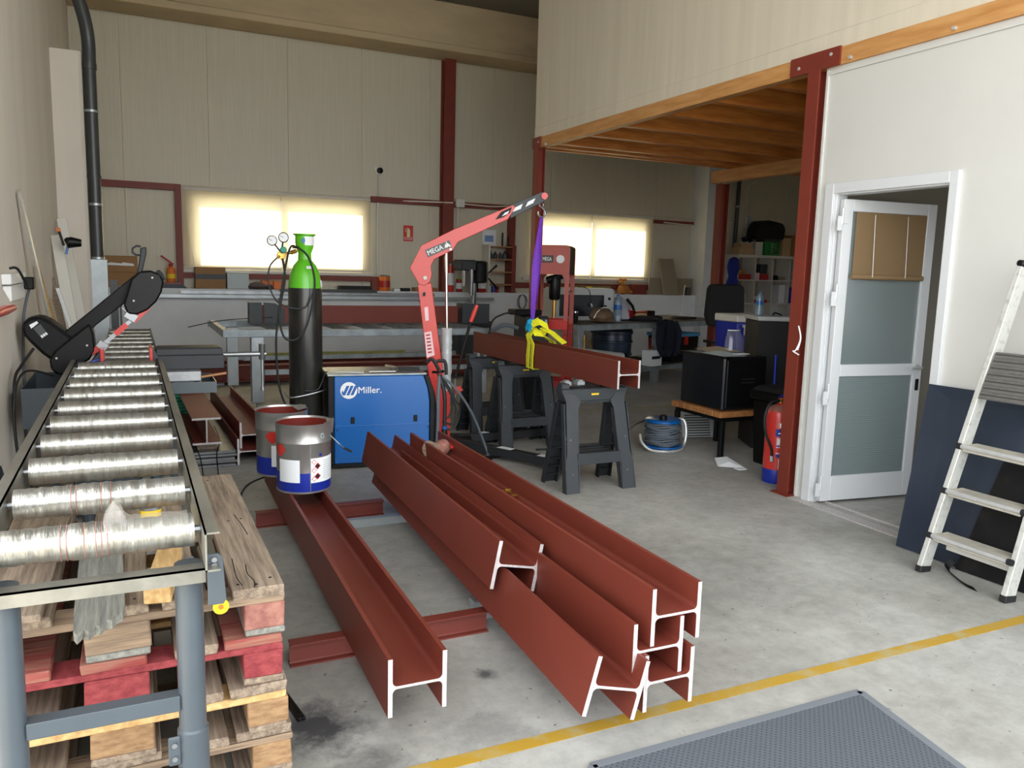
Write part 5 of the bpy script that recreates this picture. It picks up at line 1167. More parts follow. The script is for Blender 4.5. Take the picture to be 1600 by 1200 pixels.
one('floor_cable', MB().tube(bez([(.42,4.55,.006),(.52,4.9,.006),(.66,5.5,.006),(.9,5.75,.006),(1.1,5.7,.006)]), .006, 6), 'cable', 'black cable on the floor running between pallet stack and buckets', 'cable')

# drill press on the ledge + shelf
t = thing('drill_press', 'grey and black bench drill press with levers behind the crane arm', 'drill press', (4.62,11.2,.95), 0)
dz = [(4.403,1.636),(4.828,1.649),(4.859,1.245),(4.493,1.221),(4.569,0.546),(4.713,0.691),(4.884,1.516),(4.934,1.208)]
obj('column', MB().cyl((4.70,11.25,.80),(4.70,11.25,1.62),.045,n=18), 'steel', t)
obj('head', MB().box((4.42,11.05,1.48),(4.66,11.42,1.64)), 'dark_plastic', t, bev=.02); obj('motor', MB().lathe([(.09,0),(.13,.02),(.13,.30),(.09,.33)], (4.77,11.2,1.30), n=22), 'black_worn', t)
obj('quill', MB().cyl((4.58,11.05,1.12),(4.58,11.05,1.5),.035,n=14).cyl((4.46,11.05,1.25),(4.46,11.05,1.48),.03,n=12), 'steel', t)
obj('table', MB().cyl((4.62,11.1,.86),(4.62,11.1,.885),.16,n=24), 'black', t); obj('base', MB().box((4.45,11.05,.74),(4.85,11.4,.78)), 'black', t)
for a,b_ in (((4.85,1.45),(4.98,1.57)),((4.85,1.38),(5.00,1.22))): obj('lever', MB().tube([(a[0],11.05,a[1]),(b_[0],11.03,b_[1])],[.01,.02],8), 'black', t)
one('machine_stand', MB().box((4.40,11.0,.0),(4.90,11.45,.735)), 'dark_plastic', 'dark cabinet standing below the drill press', 'cabinet', bev=.01)
t = thing('wall_shelf', 'narrow brown and white shelf unit with black tool parts on the wall', 'shelf', (5.36,11.8,LZ), 0)
obj('side_panel', MB().box((5.14,11.70,LZ),(5.165,11.97,1.90)), 'shelf_white', t); obj('side_panel', MB().box((5.55,11.70,LZ),(5.62,11.97,1.90)), 'red_steel', t)
for z in (1.26,1.46,1.66,1.86): obj('shelf_board', MB().box((5.165,11.70,z),(5.55,11.97,z+.02)), 'bench_wood', t)
for i,(x,w,h,sh) in enumerate(((5.19,.07,.13,0),(5.27,.08,.11,1),(5.37,.06,.10,0),(5.44,.09,.13,1))):
    zz = 1.681
    one('tool_holder', MB().lathe([(w*.5,0),(w*.5,h*.6),(w*.25,h*.75),(w*.2,h)], (x+w*.5,11.84,zz), n=10), 'dark_plastic', ['leftmost dark tool holder on the upper board of the wall shelf','second dark tool holder on the upper board of the wall shelf','third, narrow dark tool holder on the upper board of the wall shelf','rightmost, wide dark tool holder on the upper board of the wall shelf'][i], 'tool', 'dark tool holders on the wall shelf')
t = thing('wall_poster', 'white poster with a blue picture above the wall shelf', 'poster', (5.27,11.98,2.0), 0)
obj('sheet', MB().box((5.14,11.975,1.885),(5.38,11.982,2.14)), 'paper', t); obj('picture', MB().box((5.18,11.972,1.95),(5.33,11.975,2.05)), 'blue', t)
one('bottle', MB().lathe([(.015,0),(.015,.2),(.010,.22)], (5.44,11.85,1.881), n=10), 'black', 'black rod-like bottle on top of the wall shelf, left one', 'bottle')
one('bottle', MB().lathe([(.015,0),(.015,.14),(.010,.15)], (5.54,11.85,1.881), n=10), 'black', 'shorter black rod-like bottle on top of the wall shelf, right one', 'bottle')
for i,(x,m_) in enumerate(((5.20,'paper'),(5.27,'blue_dark'),(5.34,'press_red'))): can(x,LZ,.03,.10,m_,['white small tin under the wall shelf','dark blue small tin under the wall shelf','dark red small tin under the wall shelf'][i],y=11.80,name='small_tin',cat='tin')
one('cable_loops', MB().tube([(5.75+.10*math.cos(a*.7)*(1-.02*a),11.70,1.0+.12*math.sin(a*.7)) for a in range(26)], .004, 5), 'cable', 'tangle of thin black wire hanging on the plinth behind the sling', 'wire')
t = thing('shop_machine', 'dark machine with a thick cable standing behind the yellow sling', 'machine', (3.94,7.78,.0), 0)
mq = [(3.936,1.045),(4.180,1.046),(4.200,0.551),(3.867,0.559),(3.818,1.121),(4.053,1.073)]
obj('body', MB().box((3.80,7.62,.50),(4.08,7.93,1.02)), 'dark_plastic2', t, bev=.015); obj('stand', MB().box((3.84,7.66,0),(4.04,7.90,.50)), 'black', t); obj('top_unit', MB().box((3.68,7.64,1.03),(4.0,7.84,1.09)), 'black', t, bev=.01)
for k in range(3): obj('vent_mark', MB().prism([(3.93+k*.05,.95),(3.955+k*.05,.95),(3.945+k*.05,.985),(3.92+k*.05,.985)], 7.612, 7.617, 'xz'), 'frost', t)
obj('hose', MB().tube(bez([(3.72,7.74,1.06),(3.60,7.8,1.03),(3.52,7.9,.93),(3.52,8.0,.62)]), .009, 8), 'cable', t); obj('hose', MB().tube(bez([(3.80,7.8,.88),(3.64,7.9,.90),(3.48,8.0,.74),(3.48,8.05,.52)]), .022, 8), 'cable_grey', t)

# hydraulic shop press
t = thing('shop_press', 'red hydraulic workshop press with perforated uprights before the window', 'press', (4.35,8.25,0), 0)
pq_ = [(4.140,1.807),(4.470,1.841),(4.496,1.806),(4.641,1.811),(4.155,1.599),(4.446,1.600),(4.513,1.395)]
X0,X1 = 4.14,4.52
head = [(X0-.03,1.50),(X0-.03,1.765),(X0+.0,1.795),(X1-.02,1.795),(X1+.005,1.765),(X1+.005,1.50),(X1-.03,1.47),(X0+.05,1.47)]
for y in (8.02,8.44): obj('head_plate', MB().prism([(X0-.03,.9),(X0-.03,1.765),(X0-.01,1.795),(X1-.03,1.795),(X1+.005,1.765),(X1+.005,.9),(X1-.045,.9),(X1-.045,1.42),(X1-.08,1.47),(X0+.06,1.47),(X0+.02,1.42),(X0+.02,.9)], y-.006, y+.006, 'xz'), 'press_glare', t)
obj('head_side', MB().box((X1-.01,8.026,1.47),(X1+.0,8.434,1.78)), 'black_worn', t); obj('head_top', MB().box((X0-.02,8.026,1.785),(X1-.03,8.434,1.793)), 'black_worn', t)
for (x,y) in ((X0-.03,8.02),(X1-.045,8.02),(X0-.03,8.44),(X1-.045,8.44)):
    up_ = obj('upright', MB().box((x,y-.03,.10),(x+.05,y+.03,.9)), 'press_red', t, bev=.003)
    for k in range(7): obj('pin_hole', MB().cyl((x+.025,y-.032,.2+.1*k),(x+.025,y-.0305,.2+.1*k),.009,n=10), 'black', up_) if y<8.2 else None
for x in (X0-.03,X1-.045): obj('foot', MB().box((x,7.85,.0),(x+.05,8.60,.05)), 'press_red', t, bev=.003); obj('foot_plate', MB().box((x,7.98,.05),(x+.05,8.48,.10)), 'press_red', t)
obj('lower_tie', MB().box((X0+.02,8.4,.20),(X1-.045,8.44,.27)), 'press_red', t); obj('lower_tie', MB().box((X0+.02,8.0,.20),(X1-.045,8.02,.27)), 'press_red', t)
obj('table_channel', MB().box((X0-.03,7.98,.86),(X1+.005,8.0,.96)), 'red', t); obj('table_channel', MB().box((X0-.03,8.46,.86),(X1+.005,8.48,.96)), 'red', t)
obj('cross_tube', MB().cyl((X1-.02,8.02,1.28),(X1-.02,8.44,1.28),.01,n=8).cyl((X1-.02,8.02,.80),(X1-.02,8.44,.80),.008,n=8), 'steel', t)
obj('ram', MB().lathe([(.05,0),(.065,.02),(.07,.22),(.055,.28)], (4.33,8.22,1.18), n=20).cyl((4.24,8.2,1.40),(4.42,8.2,1.46),.04,n=12), 'black', t); obj('ram_rod', MB().cyl((4.33,8.22,.98),(4.33,8.22,1.19),.022,n=14), 'brass', t)
obj('name_plate', MB().box((4.21,8.008,1.60),(4.34,8.013,1.68)), 'pipe_grey', t); obj('lettering', text_mb('MEGA', (4.22,8.0075,1.62), (1,0,0), (0,0,1), .04, 0, .01, .10), 'white', t)
t.rotation_euler = (0,0,R(-38)); t.location = (4.42,8.10,0)
obj('gauge', MB().lathe([(.042,0),(.045,.004),(.045,.02)], (4.42,8.013,1.64), (0,-1,0), 22), 'paper', t)

# ================================================================== RIGHT BACK WORK TABLE
tx, ty, ta = 5.07, 8.706, R(16.2)
t = thing('work_table', 'long galvanised steel work table with a low shelf, covered with tools', 'table', (tx,ty,0), ta)
TH = .85; TL, TD = 3.3, 1.15
obj('top', MB().box((.0,.0,TH-.012),(TL,TD,TH)), 'table_top', t, local=True)
fr = MB().box((0,0,TH-.085),(TL,.05,TH-.013)).box((0,TD-.05,TH-.085),(TL,TD,TH-.013)).box((0,.05,TH-.085),(.05,TD-.05,TH-.013)).box((TL-.05,.05,TH-.085),(TL,TD-.05,TH-.013))
obj('frame', fr, 'table_steel', t, local=True)
for x in (.02,1.6,TL-.12):
    for y in (.0,TD-.10): obj('leg', MB().box((x,y,0),(x+.09,y+.09,TH-.086)), 'table_steel', t, local=True, bev=.003)
obj('shelf_rail', MB().box((.11,.0,.17),(TL-.12,.05,.23)), 'table_steel', t, local=True)
obj('shelf', MB().box((.11,.05,.215),(TL-.12,TD-.10,.23)), 'table_top', t, local=True)
WT = W[t]
def wt(x, y, z=TH): v = WT @ Vector((x,y,z)); return (v.x,v.y,v.z)
def on_table(name, label, cat, x, y, z=TH, group=None): return thing(name, label, cat, wt(x,y,z), ta, group)
S = .0005
o = on_table('heater_unit', 'large pale grey casing with a dark slatted grille on the work table', 'heater', .74, .70)
o.rotation_euler = (0,0,ta-R(22))
hz_ = .44
obj('casing', MB().prism([(-.46,S),(.46,S),(.46,hz_-.03),(.43,hz_),(-.43,hz_),(-.46,hz_-.03)], -.16, .17, 'xz'), 'ac_white', o, local=True, bev=.01)
obj('grille', MB().box((-.36,-.168,.06),(.30,-.161,.35)), 'screen', o, local=True)
for k in range(11): obj('slat', MB().box((-.35,-.174,.075+k*.025),(.29,-.168,.083+k*.025)), 'black', o, local=True)
obj('knob', MB().cyl((.38,-.175,.30),(.38,-.161,.30),.02,n=14), 'black', o, local=True)
o = on_table('earphones', 'white cable hanging over the front of the grey heater casing', 'cable', .75, .50, TH+.25)
obj('cable', MB().tube(bez([wt(.60,.60,TH+.455),wt(.70,.50,TH+.43),wt(.74,.48,TH+.30),wt(.74,.48,TH+.22)]), .005, 6), 'black', o); obj('plug', MB().cyl(wt(.74,.475,TH+.23),wt(.76,.47,TH+.19),.014,n=10), 'white', o)
o = on_table('tumbler', 'black drinking tumbler with a shiny lid at the left of the work table', 'cup', .13, .18)
obj('cup', MB().lathe([(.033,S),(.036,.01),(.048,.135),(.044,.135)], n=22), 'black', o, local=True); obj('lid', MB().lathe([(.050,.135),(.050,.155),(.03,.158)], n=22), 'chrome', o, local=True)
o = on_table('welding_mask', 'brown and beige face visor lying on the work table by the bottle', 'mask', .62, .17)
obj('shell', MB().lathe([(.02,0),(.14,.02),(.165,.07),(.15,.13),(.10,.185),(.02,.20)], (0,0,S), (.0,0,1), 16), 'mask', o, local=True); obj('brim', MB().tube([(-.165,-.02,.06),(-.13,-.05,.15),(-.02,-.06,.205),(.10,-.05,.18)],.008,6), 'paper', o, local=True); obj('strap', MB().tube([(.10,-.1,.03),(.17,-.08,.02),(.20,-.02,.05)],.018,8), 'mask', o, local=True)
obj('nut', MB().cyl((.06,0,.195),(.06,0,.225),.025,n=12), 'black', o, local=True)
def pet(name, label, loc, h=.33, r=.042):
    o = thing(name, label, 'bottle', loc, 0)
    obj('body', MB().lathe([(r*.8,.0),(r,.01),(r*.95,h*.1),(r,h*.2),(r*.9,h*.25),(r,h*.3),(r*.88,h*.36),(r,h*.42),(r,h*.68),(r*.7,h*.82),(r*.32,h*.9),(r*.32,h*.94)], n=20), 'bottle', o, local=True)
    obj('label', MB().lathe([(r*1.01,h*.45),(r*1.01,h*.62)], n=20, caps=False), 'blue', o, local=True); obj('cap', MB().cyl((0,0,h*.94),(0,0,h),r*.36,n=12), 'blue', o, local=True); return o
pet('water_bottle', 'large clear plastic water bottle with blue cap on the work table', wt(.98,.20,TH+S), .37, .06)
o = on_table('white_cloth_bag', 'pale grey and red cloth bundle behind the water bottle', 'bag', 1.34, .50)
obj('bag', MB().lathe([(.05,0),(.22,.02),(.20,.12),(.12,.26),(.03,.33)], (0,0,S), n=16), mat('pale_cloth', (190,190,200), .9, bump=.5, scale=9), o, local=True); obj('red_patch', MB().obox((.06,-.19,.09),(.14,.05,.12),(0,0,.2)), 'press_red', o, local=True); obj('black_strap', MB().tube([(.02,-.13,.30),(.07,-.2,.2),(.11,-.21,.10)],.02,8), 'black', o, local=True)
o = on_table('red_tool_case', 'long red plastic case lying at the back of the work table', 'case', 1.9, .75)
obj('case', MB().box((-.40,-.07,S),(.33,.07,.10)), 'press_red', o, local=True, bev=.01); obj('handle', MB().box((-.40,-.075,.05),(-.15,.0,.11)), 'red', o, local=True, bev=.01)
one('foam_block', MB().obox(wt(1.62,.35,TH+.05),(.22,.12,.09),(0,0,ta)), mat('pale_yellow_foam',(214,206,150),.8), 'pale yellow foam block on the work table before the red case', 'block', bev=.012)
o = on_table('dark_clothes', 'heap of dark work clothes on the middle of the work table', 'clothes', 1.55, .22)
obj('heap', MB().lathe([(.03,0),(.22,.005),(.24,.03),(.14,.06),(.02,.075)], (0,0,S), n=14), 'navy', o, local=True); obj('sleeve', MB().tube([(.1,0,.03),(.25,-.05,.035),(.38,-.02,.03)],[.03,.04,.03],8), 'navy', o, local=True)
o = on_table('black_gloves', 'flat black gloves and tools lying right of the hanging jacket', 'gloves', 2.45, .25)
obj('palm', MB().lathe([(.02,0),(.20,.008),(.14,.035),(.02,.045)], (0,0,S), n=12), 'black', o, local=True)
for k in range(4): obj('finger', MB().tube([(.1,-.05+k*.03,.02),(.22,-.08+k*.04,.02),(.28,-.08+k*.045,.015)],.014,8), 'black', o, local=True)
one('black_box', MB().obox(wt(2.35,.80,TH+.05),(.26,.12,.10),(0,0,ta)), 'black_worn', 'small black and brown box behind the gloves on the work table', 'box', bev=.006)
o = on_table('wire_stand', 'thin white wire stand with a slanted rod near the right post', 'stand', 2.85, .55)
obj('rod', MB().tube([(.0,0,.02),(.09,0,.50)],.006,6), 'shelf_white', o, local=True); obj('shelf_wire', MB().tube([(-.30,0,.06),(.02,0,.05),(.03,-.1,.04)],.006,6), 'shelf_white', o, local=True); obj('base_ring', MB().tube([(.08*math.cos(a*.6),.08*math.sin(a*.6),.008) for a in range(11)],.006,6), 'shelf_white', o, local=True)
# jacket hanging off the table edge
o = thing('work_jacket', 'dark navy work jacket hanging over the front edge of the table', 'jacket', wt(1.72,-.06,.4), ta)
jk_ = MB(); vs = []; nx = 9; rows = [(.855,.12,.10),(.875,-.03,.22),(.80,-.085,.25),(.68,-.08,.23),(.55,-.085,.22),(.45,-.07,.19),(.36,-.06,.12)]
for zi,(z,y,w) in enumerate(rows):
    for i in range(nx+1):
        u = i/nx-.5; vs.append((1.72+u*w*1.75, y-.022*math.cos(u*14+zi), z+.012*math.sin(u*9+zi)))
fs = [(r_*(nx+1)+i,(r_*(nx+1)+i+1),((r_+1)*(nx+1)+i+1),((r_+1)*(nx+1)+i)) for r_ in range(len(rows)-1) for i in range(nx)]
jk_.add([WT @ Vector(v) for v in vs], fs, 0, True); jo = obj('body', jk_, 'navy', o); sm = jo.modifiers.new('thick','SOLIDIFY'); sm.thickness = .02
obj('sleeve', MB().tube([wt(1.90,-.07,.84),wt(1.97,-.09,.70),wt(1.96,-.09,.52),wt(1.93,-.08,.36)],[.05,.055,.05,.04],10), 'navy', o)
# things on the low shelf
o = thing('plastic_drum', 'large dark blue ribbed plastic drum standing under the work table', 'drum', wt(1.28,.55,.231), 0)
pr3 = [(.25,0),(.28,.02),(.28,.12),(.30,.13),(.30,.15),(.28,.16),(.285,.30),(.30,.31),(.30,.33),(.285,.34),(.28,.42),(.30,.43),(.30,.47),(.26,.48)]
obj('body', MB().lathe(pr3, n=32), mat('drum_blue', (34,48,66), .35), o, local=True); obj('lid', MB().lathe([(.285,.481),(.29,.50),(.27,.515),(.05,.515)], n=32), 'black_worn', o, local=True)
o = thing('electric_motor', 'grey cylindrical motor with a dark end lying under the table', 'motor', wt(.75,.12,.231), 0)
ma, mb_ = Vector(wt(.42,.25,.40)), Vector(wt(.88,.0,.345))
obj('casing', MB().cyl(ma, mb_, .105, n=28), 'ac_white', o); obj('end_ring', MB().cyl(mb_, mb_+(mb_-ma).normalized()*.03, .112, n=28), 'black', o); obj('bore', MB().cyl(mb_+(mb_-ma).normalized()*.03, mb_+(mb_-ma).normalized()*.034, .08, n=24), 'wood_old', o)
obj('cradle', MB().box((ma.x-.05,ma.y-.2,.231),(mb_.x,mb_.y+.2,.26)), 'black', o); obj('fittings', MB().tube(bez([(ma.x-.1,ma.y,.55),(ma.x+.03,ma.y,.62),(ma.x+.1,ma.y,.50)]),.014,8).cyl((ma.x-.02,ma.y,.5),(ma.x-.02,ma.y,.68),.012,n=8), 'brass', o)
o = thing('carton', 'small white carton with dark printing below the hanging jacket', 'box', wt(1.58,.05,.231), ta)
obj('body', MB().box((-.12,-.08,S),(.12,.08,.22)), 'paper', o, local=True); obj('print', MB().box((-.10,-.083,.10),(.08,-.081,.14)), 'navy', o, local=True); obj('strap', MB().tube([(-.05,0,.225),(.0,0,.27),(.05,0,.225)],.008,6), 'brass', o, local=True)
o = thing('storage_tote', 'black storage tote with a light blue lid under the work table', 'tote', wt(2.45,.35,.231), ta)
obj('box', MB().prism([(-.30,S),(.30,S),(.33,.37),(-.33,.37)], -.22, .22, 'xz'), 'black', o, local=True, bev=.01); obj('lid', MB().box((-.35,-.24,.371),(.35,.24,.42)), mat('light_blue_lid',(70,140,180),.4), o, local=True, bev=.01); obj('latch', MB().box((-.04,-.245,.25),(.04,-.22,.38)), 'press_red', o, local=True)
one('red_jug', MB().obox(wt(1.45,.62,.40),(.12,.12,.33)) if False else MB().box(*( (Vector(wt(1.93,.30,.231)) + Vector((-.06,-.05,0))).to_tuple(), (Vector(wt(1.93,.30,.231)) + Vector((.06,.05,.36))).to_tuple())), 'press_red', 'dark red canister behind the hanging jacket, on the low shelf', 'canister', bev=.01)
one('black_bag', MB().lathe([(.05,0),(.22,.01),(.20,.06),(.05,.10)], wt(1.55,-.0+.32,.232), n=12), 'bag', 'flat black bag lying on the low shelf under the jacket', 'bag')
# back ledge right of window
one('tan_board', MB().bar((8.70,11.68,LZ+.001),(8.70,11.90,LZ+.64),.32,.02,(0,-1,.3)), 'tan', 'upright tan board leaning on the back wall above the right ledge', 'board')
one('tan_board', MB().box((8.30,11.80,LZ),(9.25,11.83,LZ+.30)), 'tan', 'wide low tan board standing on the ledge by the pilaster', 'board')
can(9.12,LZ,.05,.14,'pipe_grey','small dark can on the ledge right of the tan boards',y=11.76)
o = thing('level_tools', 'black tool rack with yellow spirit levels below the right window', 'rack', (7.2,11.85,LZ), 0)
obj('box', MB().box((6.72,11.78,LZ),(7.55,11.95,1.17)), 'black', o)
for k,z in enumerate((1.18,1.24)): obj('level', MB().box((6.75,11.80,z),(7.50,11.84,z+.035)), 'brass' if False else 'olive', o); obj('end_cap', MB().box((6.70,11.80,z),(6.75,11.84,z+.035)), 'black', o); obj('vial', MB().box((7.0,11.795,z+.005),(7.12,11.80,z+.03)), 'yellow', o)
o = thing('teddy_bear', 'brown plush bear sitting on the ledge below the right window', 'plush toy', (7.75,11.80,LZ), 0)
pb = mat('plush_brown', (178,118,60), .95, bump=.6, scale=40)
obj('body', MB().lathe([(.02,0),(.09,.02),(.10,.08),(.07,.15),(.03,.17)], (7.76,11.82,LZ), n=16), pb, o); obj('head', MB().lathe([(.01,0),(.06,.02),(.075,.06),(.055,.11),(.01,.125)], (7.75,11.81,LZ+.15), n=16), pb, o)
for dx in (-.055,.05): obj('ear', MB().lathe([(.01,0),(.028,.012),(.01,.03)], (7.75+dx,11.81,LZ+.25), n=10), pb, o)
obj('leg', MB().tube([(7.78,11.80,LZ+.042),(7.86,11.72+.06,LZ+.045),(7.93,11.80,LZ+.04)],[.035,.04,.03],10), pb, o); obj('leg', MB().tube([(7.72,11.80,LZ+.04),(7.68,11.79,LZ+.04)],[.035,.035],10), pb, o); obj('arm', MB().tube([(7.82,11.80,LZ+.14),(7.86,11.78,LZ+.08)],[.028,.025],10), pb, o)
obj('muzzle', MB().lathe([(.01,0),(.03,.008),(.02,.03)], (7.75,11.745,LZ+.20), (0,-1,0), 12), 'cardboard2', o)
rbox('brown_case', 'dark brown case standing at the right end of the window ledge', 'case', ((7.98,LZ),(8.25,1.32)), 11.80, 11.95, 'red_steel')

# office chair
o = thing('office_chair', 'black office chair behind the cooler box', 'chair', (6.86,7.92,0), R(-15))
obj('seat', MB().lathe([(.20,0),(.27,.02),(.27,.07),(.2,.10)], (0,0,.46), n=24), 'bag', o, local=True); obj('backrest', MB().prism([(-.22,.86),(-.27,1.0),(-.25,1.36),(-.20,1.40),(.20,1.40),(.25,1.36),(.27,1.0),(.22,.86)], .20, .28, 'xz'), 'bag', o, local=True, bev=.02)
obj('back_post', MB().bar((0,.22,.50),(0,.26,.95),.06,.02,(0,1,0)), 'black', o, local=True); obj('gas_lift', MB().cyl((0,0,.10),(0,0,.46),.025,n=12), 'black', o, local=True)
for k in range(5):
    a = k*2*math.pi/5; lg = obj('foot', MB().bar((0,0,.10),(.28*math.cos(a),.28*math.sin(a),.07),.04,.03), 'black', o, local=True); obj('caster', MB().cyl((.28*math.cos(a)-.012,.28*math.sin(a),.028),(.28*math.cos(a)+.012,.28*math.sin(a),.028),.027,n=12), 'rubber', lg, local=True)
for s_ in (-1,1): obj('armrest', MB().box((s_*.26,-.12,.66),(s_*.31,.14,.69)).box((s_*.275,.0,.50),(s_*.295,.03,.66)), 'black', o, local=True)
# shelf unit on the back wall (right)
o = thing('cube_shelf', 'white cube shelf unit with open compartments on the right back wall', 'shelf', (10.9,11.75,.5), 0)
sx0,sx1,sy0,sy1 = 10.02,11.98,11.50,11.86
for z in (.56,1.0,1.43,1.86): obj('shelf_board', MB().box((sx0,sy0,z),(sx1,sy1,z+(.045 if z>1.8 else .022))), 'shelf_white', o)
for x in (sx0,10.43,10.85,11.27,11.68,sx1-.02): obj('divider', MB().box((x,sy0,.582),(x+.02,sy1,.999)).box((x,sy0,1.023),(x+.02,sy1,1.429)).box((x,sy0,1.453),(x+.02,sy1,1.859)), 'shelf_white', o)
obj('plinth', MB().box((sx0+.02,sy0+.02,.0),(sx1-.02,sy1,.555)), 'shelf_white', o)
Zs = 1.9055
cbox('white and brown flat box at the left end on top of the cube shelf', 10.06, 10.42, Zs, 2.03, 11.55, 11.80, 'cardboard2'); cbox('smaller flat box resting on the flat box on the cube shelf', 10.12, 10.38, 2.035, 2.11, 11.57, 11.78, 'cardboard2')
cbox('cream upright carton beside the green crate on the cube shelf', 10.45, 10.62, Zs, 2.14, 11.55, 11.80, 'shelf_white')
t = thing('crate', 'green plastic crate with a lattice front on top of the cube shelf', 'crate', (10.83,11.68,Zs), 0)
mb = MB(); obj('back_panel', MB().box((10.66,11.78,Zs),(11.02,11.80,Zs+.25)), 'green_crate', t); obj('base', MB().box((10.66,11.54,Zs),(11.02,11.78,Zs+.012)), 'green_crate', t)
obj('frame', MB().box((10.66,11.54,Zs+.012),(10.69,11.56,Zs+.25)).box((10.99,11.54,Zs+.012),(11.02,11.56,Zs+.25)).box((10.69,11.54,Zs+.22),(10.99,11.56,Zs+.25)).box((10.69,11.54,Zs+.012),(10.99,11.56,Zs+.04)), 'green_crate', t)
for k in range(3): obj('lattice_bar', MB().box((10.69,11.543,Zs+.08+.045*k),(10.99,11.553,Zs+.095+.045*k)), 'green_crate', t)
for k in range(4): obj('lattice_bar', MB().box((10.75+.06*k,11.545,Zs+.04),(10.762+.06*k,11.551,Zs+.22)), 'green_crate', t)
cbox('tall cream carton standing right of the green crate', 11.10, 11.30, Zs, 2.24, 11.54, 11.80, 'cardboard2'); cbox('brown box at the right end on top of the cube shelf', 11.33, 11.75, Zs, 2.30, 11.56, 11.84, 'cardboard')
cbox('dark grey low box under the black bag on the cube shelf', 10.66, 11.06, 2.157, 2.205, 11.56, 11.80, 'pipe_grey')
t = thing('duffel_bag', 'large black duffel bag piled on the boxes on the cube shelf', 'bag', (10.75,11.68,2.21), 0)
obj('body', MB().prism([(10.42,2.206),(11.12,2.206),(11.14,2.40),(11.08,2.50),(10.90,2.53),(10.72,2.55),(10.55,2.53),(10.46,2.40)], 11.52, 11.84, 'xz'), 'bag', t, bev=.03); obj('strap', MB().tube(bez([(10.60,11.52,2.50),(10.75,11.50,2.42),(10.95,11.50,2.48)]),.012,6), 'black', t)
t = thing('sports_shoes', 'pair of dark shoes with pale soles on the flat box by the bag', 'shoes', (10.28,11.62,2.115), 0)
for i,dx in enumerate((-.02,.09)): s_ = obj('shoe', MB().tube([(10.22+dx,11.63,2.22),(10.24+dx,11.62,2.17),(10.26+dx,11.55,2.155)],[.035,.045,.035],10), 'navy' if i==0 else 'black', t); obj('sole', MB().tube([(10.23+dx,11.70,2.135),(10.24+dx,11.60,2.13),(10.26+dx,11.53,2.13)],[.016,.02,.016],8), 'frost', s_)
def incell(label, x0, x1, z0, h, m_, name='box', cat='box'): return one(name, MB().box((x0,11.56,z0+.001),(x1,11.80,z0+h)), m_, label, cat, None, .006)
z2, z1_ = 1.4525, 1.0225
incell('red tray in the upper left compartment of the cube shelf', 10.08, 10.40, z2, .10, 'press_red', 'tray', 'tray'); incell('small brown pot on the red tray of the cube shelf', 10.12, 10.24, z2+.101, .07, 'brass', 'pot', 'pot')
incell('pink and red box in the second upper compartment, the left one', 10.47, 10.60, z2, .13, 'pink_label'); incell('red box in the second upper compartment, the right one', 10.62, 10.82, z2, .11, 'press_red'); incell('dark jar standing above the red box of the cube shelf', 10.62, 10.78, z2+.111, .18, 'dark_plastic', 'jar', 'jar')
incell('black tool in the third upper compartment of the cube shelf', 10.90, 11.05, z2, .09, 'black', 'tool', 'tool'); incell('brown carton in the third upper compartment of the cube shelf', 11.08, 11.24, z2, .07, 'tan', 'carton', 'carton')
incell('clear parts drawer in the fourth upper compartment of the cube shelf', 11.42, 11.64, z2, .34, 'frost', 'drawer', 'drawer')
incell('red flat case in the second lower compartment of the cube shelf', 10.50, 10.83, z1_, .06, 'press_red', 'case', 'case'); incell('white folder standing in the third lower compartment of the cube shelf', 11.10, 11.25, z1_, .34, 'paper', 'folder', 'folder'); incell('dark blue box in the fourth lower compartment of the cube shelf', 11.32, 11.62, z1_, .30, 'blue_box'); incell('pale cup in the left lower compartment of the cube shelf', 10.18, 10.30, z1_, .16, 'frost', 'cup', 'cup')
# wall pipe, blue overall
one('downpipe', MB().cyl((10.25,11.93,1.15),(10.30,11.93,3.3),.035,n=16), 'pipe_grey', 'thin black pipe on the right back wall beside the cube shelf', 'pipe')
for z in (2.0,2.78): one('pipe_clamp', MB().cyl((10.27+(z-2)*.02,11.93,z),(10.27+(z-2)*.02,11.93,z+.03),.038,n=16), 'galv', 'metal clamp on the thin black pipe, %s one' % ('lower' if z<2.5 else 'upper'), 'clamp')
t = thing('blue_overall', 'royal blue work overall hanging on a stand by the right red post', 'clothes', (8.98,10.4,1.1), 0)
obj('cloth', MB().prism([(8.84,1.33),(8.90,1.50),(8.86,1.66),(8.88,1.78),(8.98,1.82),(9.08,1.80),(9.10,1.62),(9.06,1.50),(9.12,1.38),(9.02,1.31),(8.92,1.35)], 10.38, 10.47, 'xz'), 'royal', t, bev=.03)
obj('stand', MB().cyl((9.0,10.45,.01),(9.0,10.45,1.5),.015,n=8).cyl((9.0,10.45,0),(9.0,10.45,.012),.16,n=20), 'black', t)
t = thing('thermostat', 'small white switch box on the right back wall above the shelf', 'switch', (10.55,11.98,2.5), 0)
obj('box', MB().box((10.50,11.955,2.42),(10.58,11.99,2.62)), 'shelf_white', t, bev=.006); obj('cover', MB().box((10.60,11.965,2.44),(10.66,11.99,2.64)), 'frost', t)

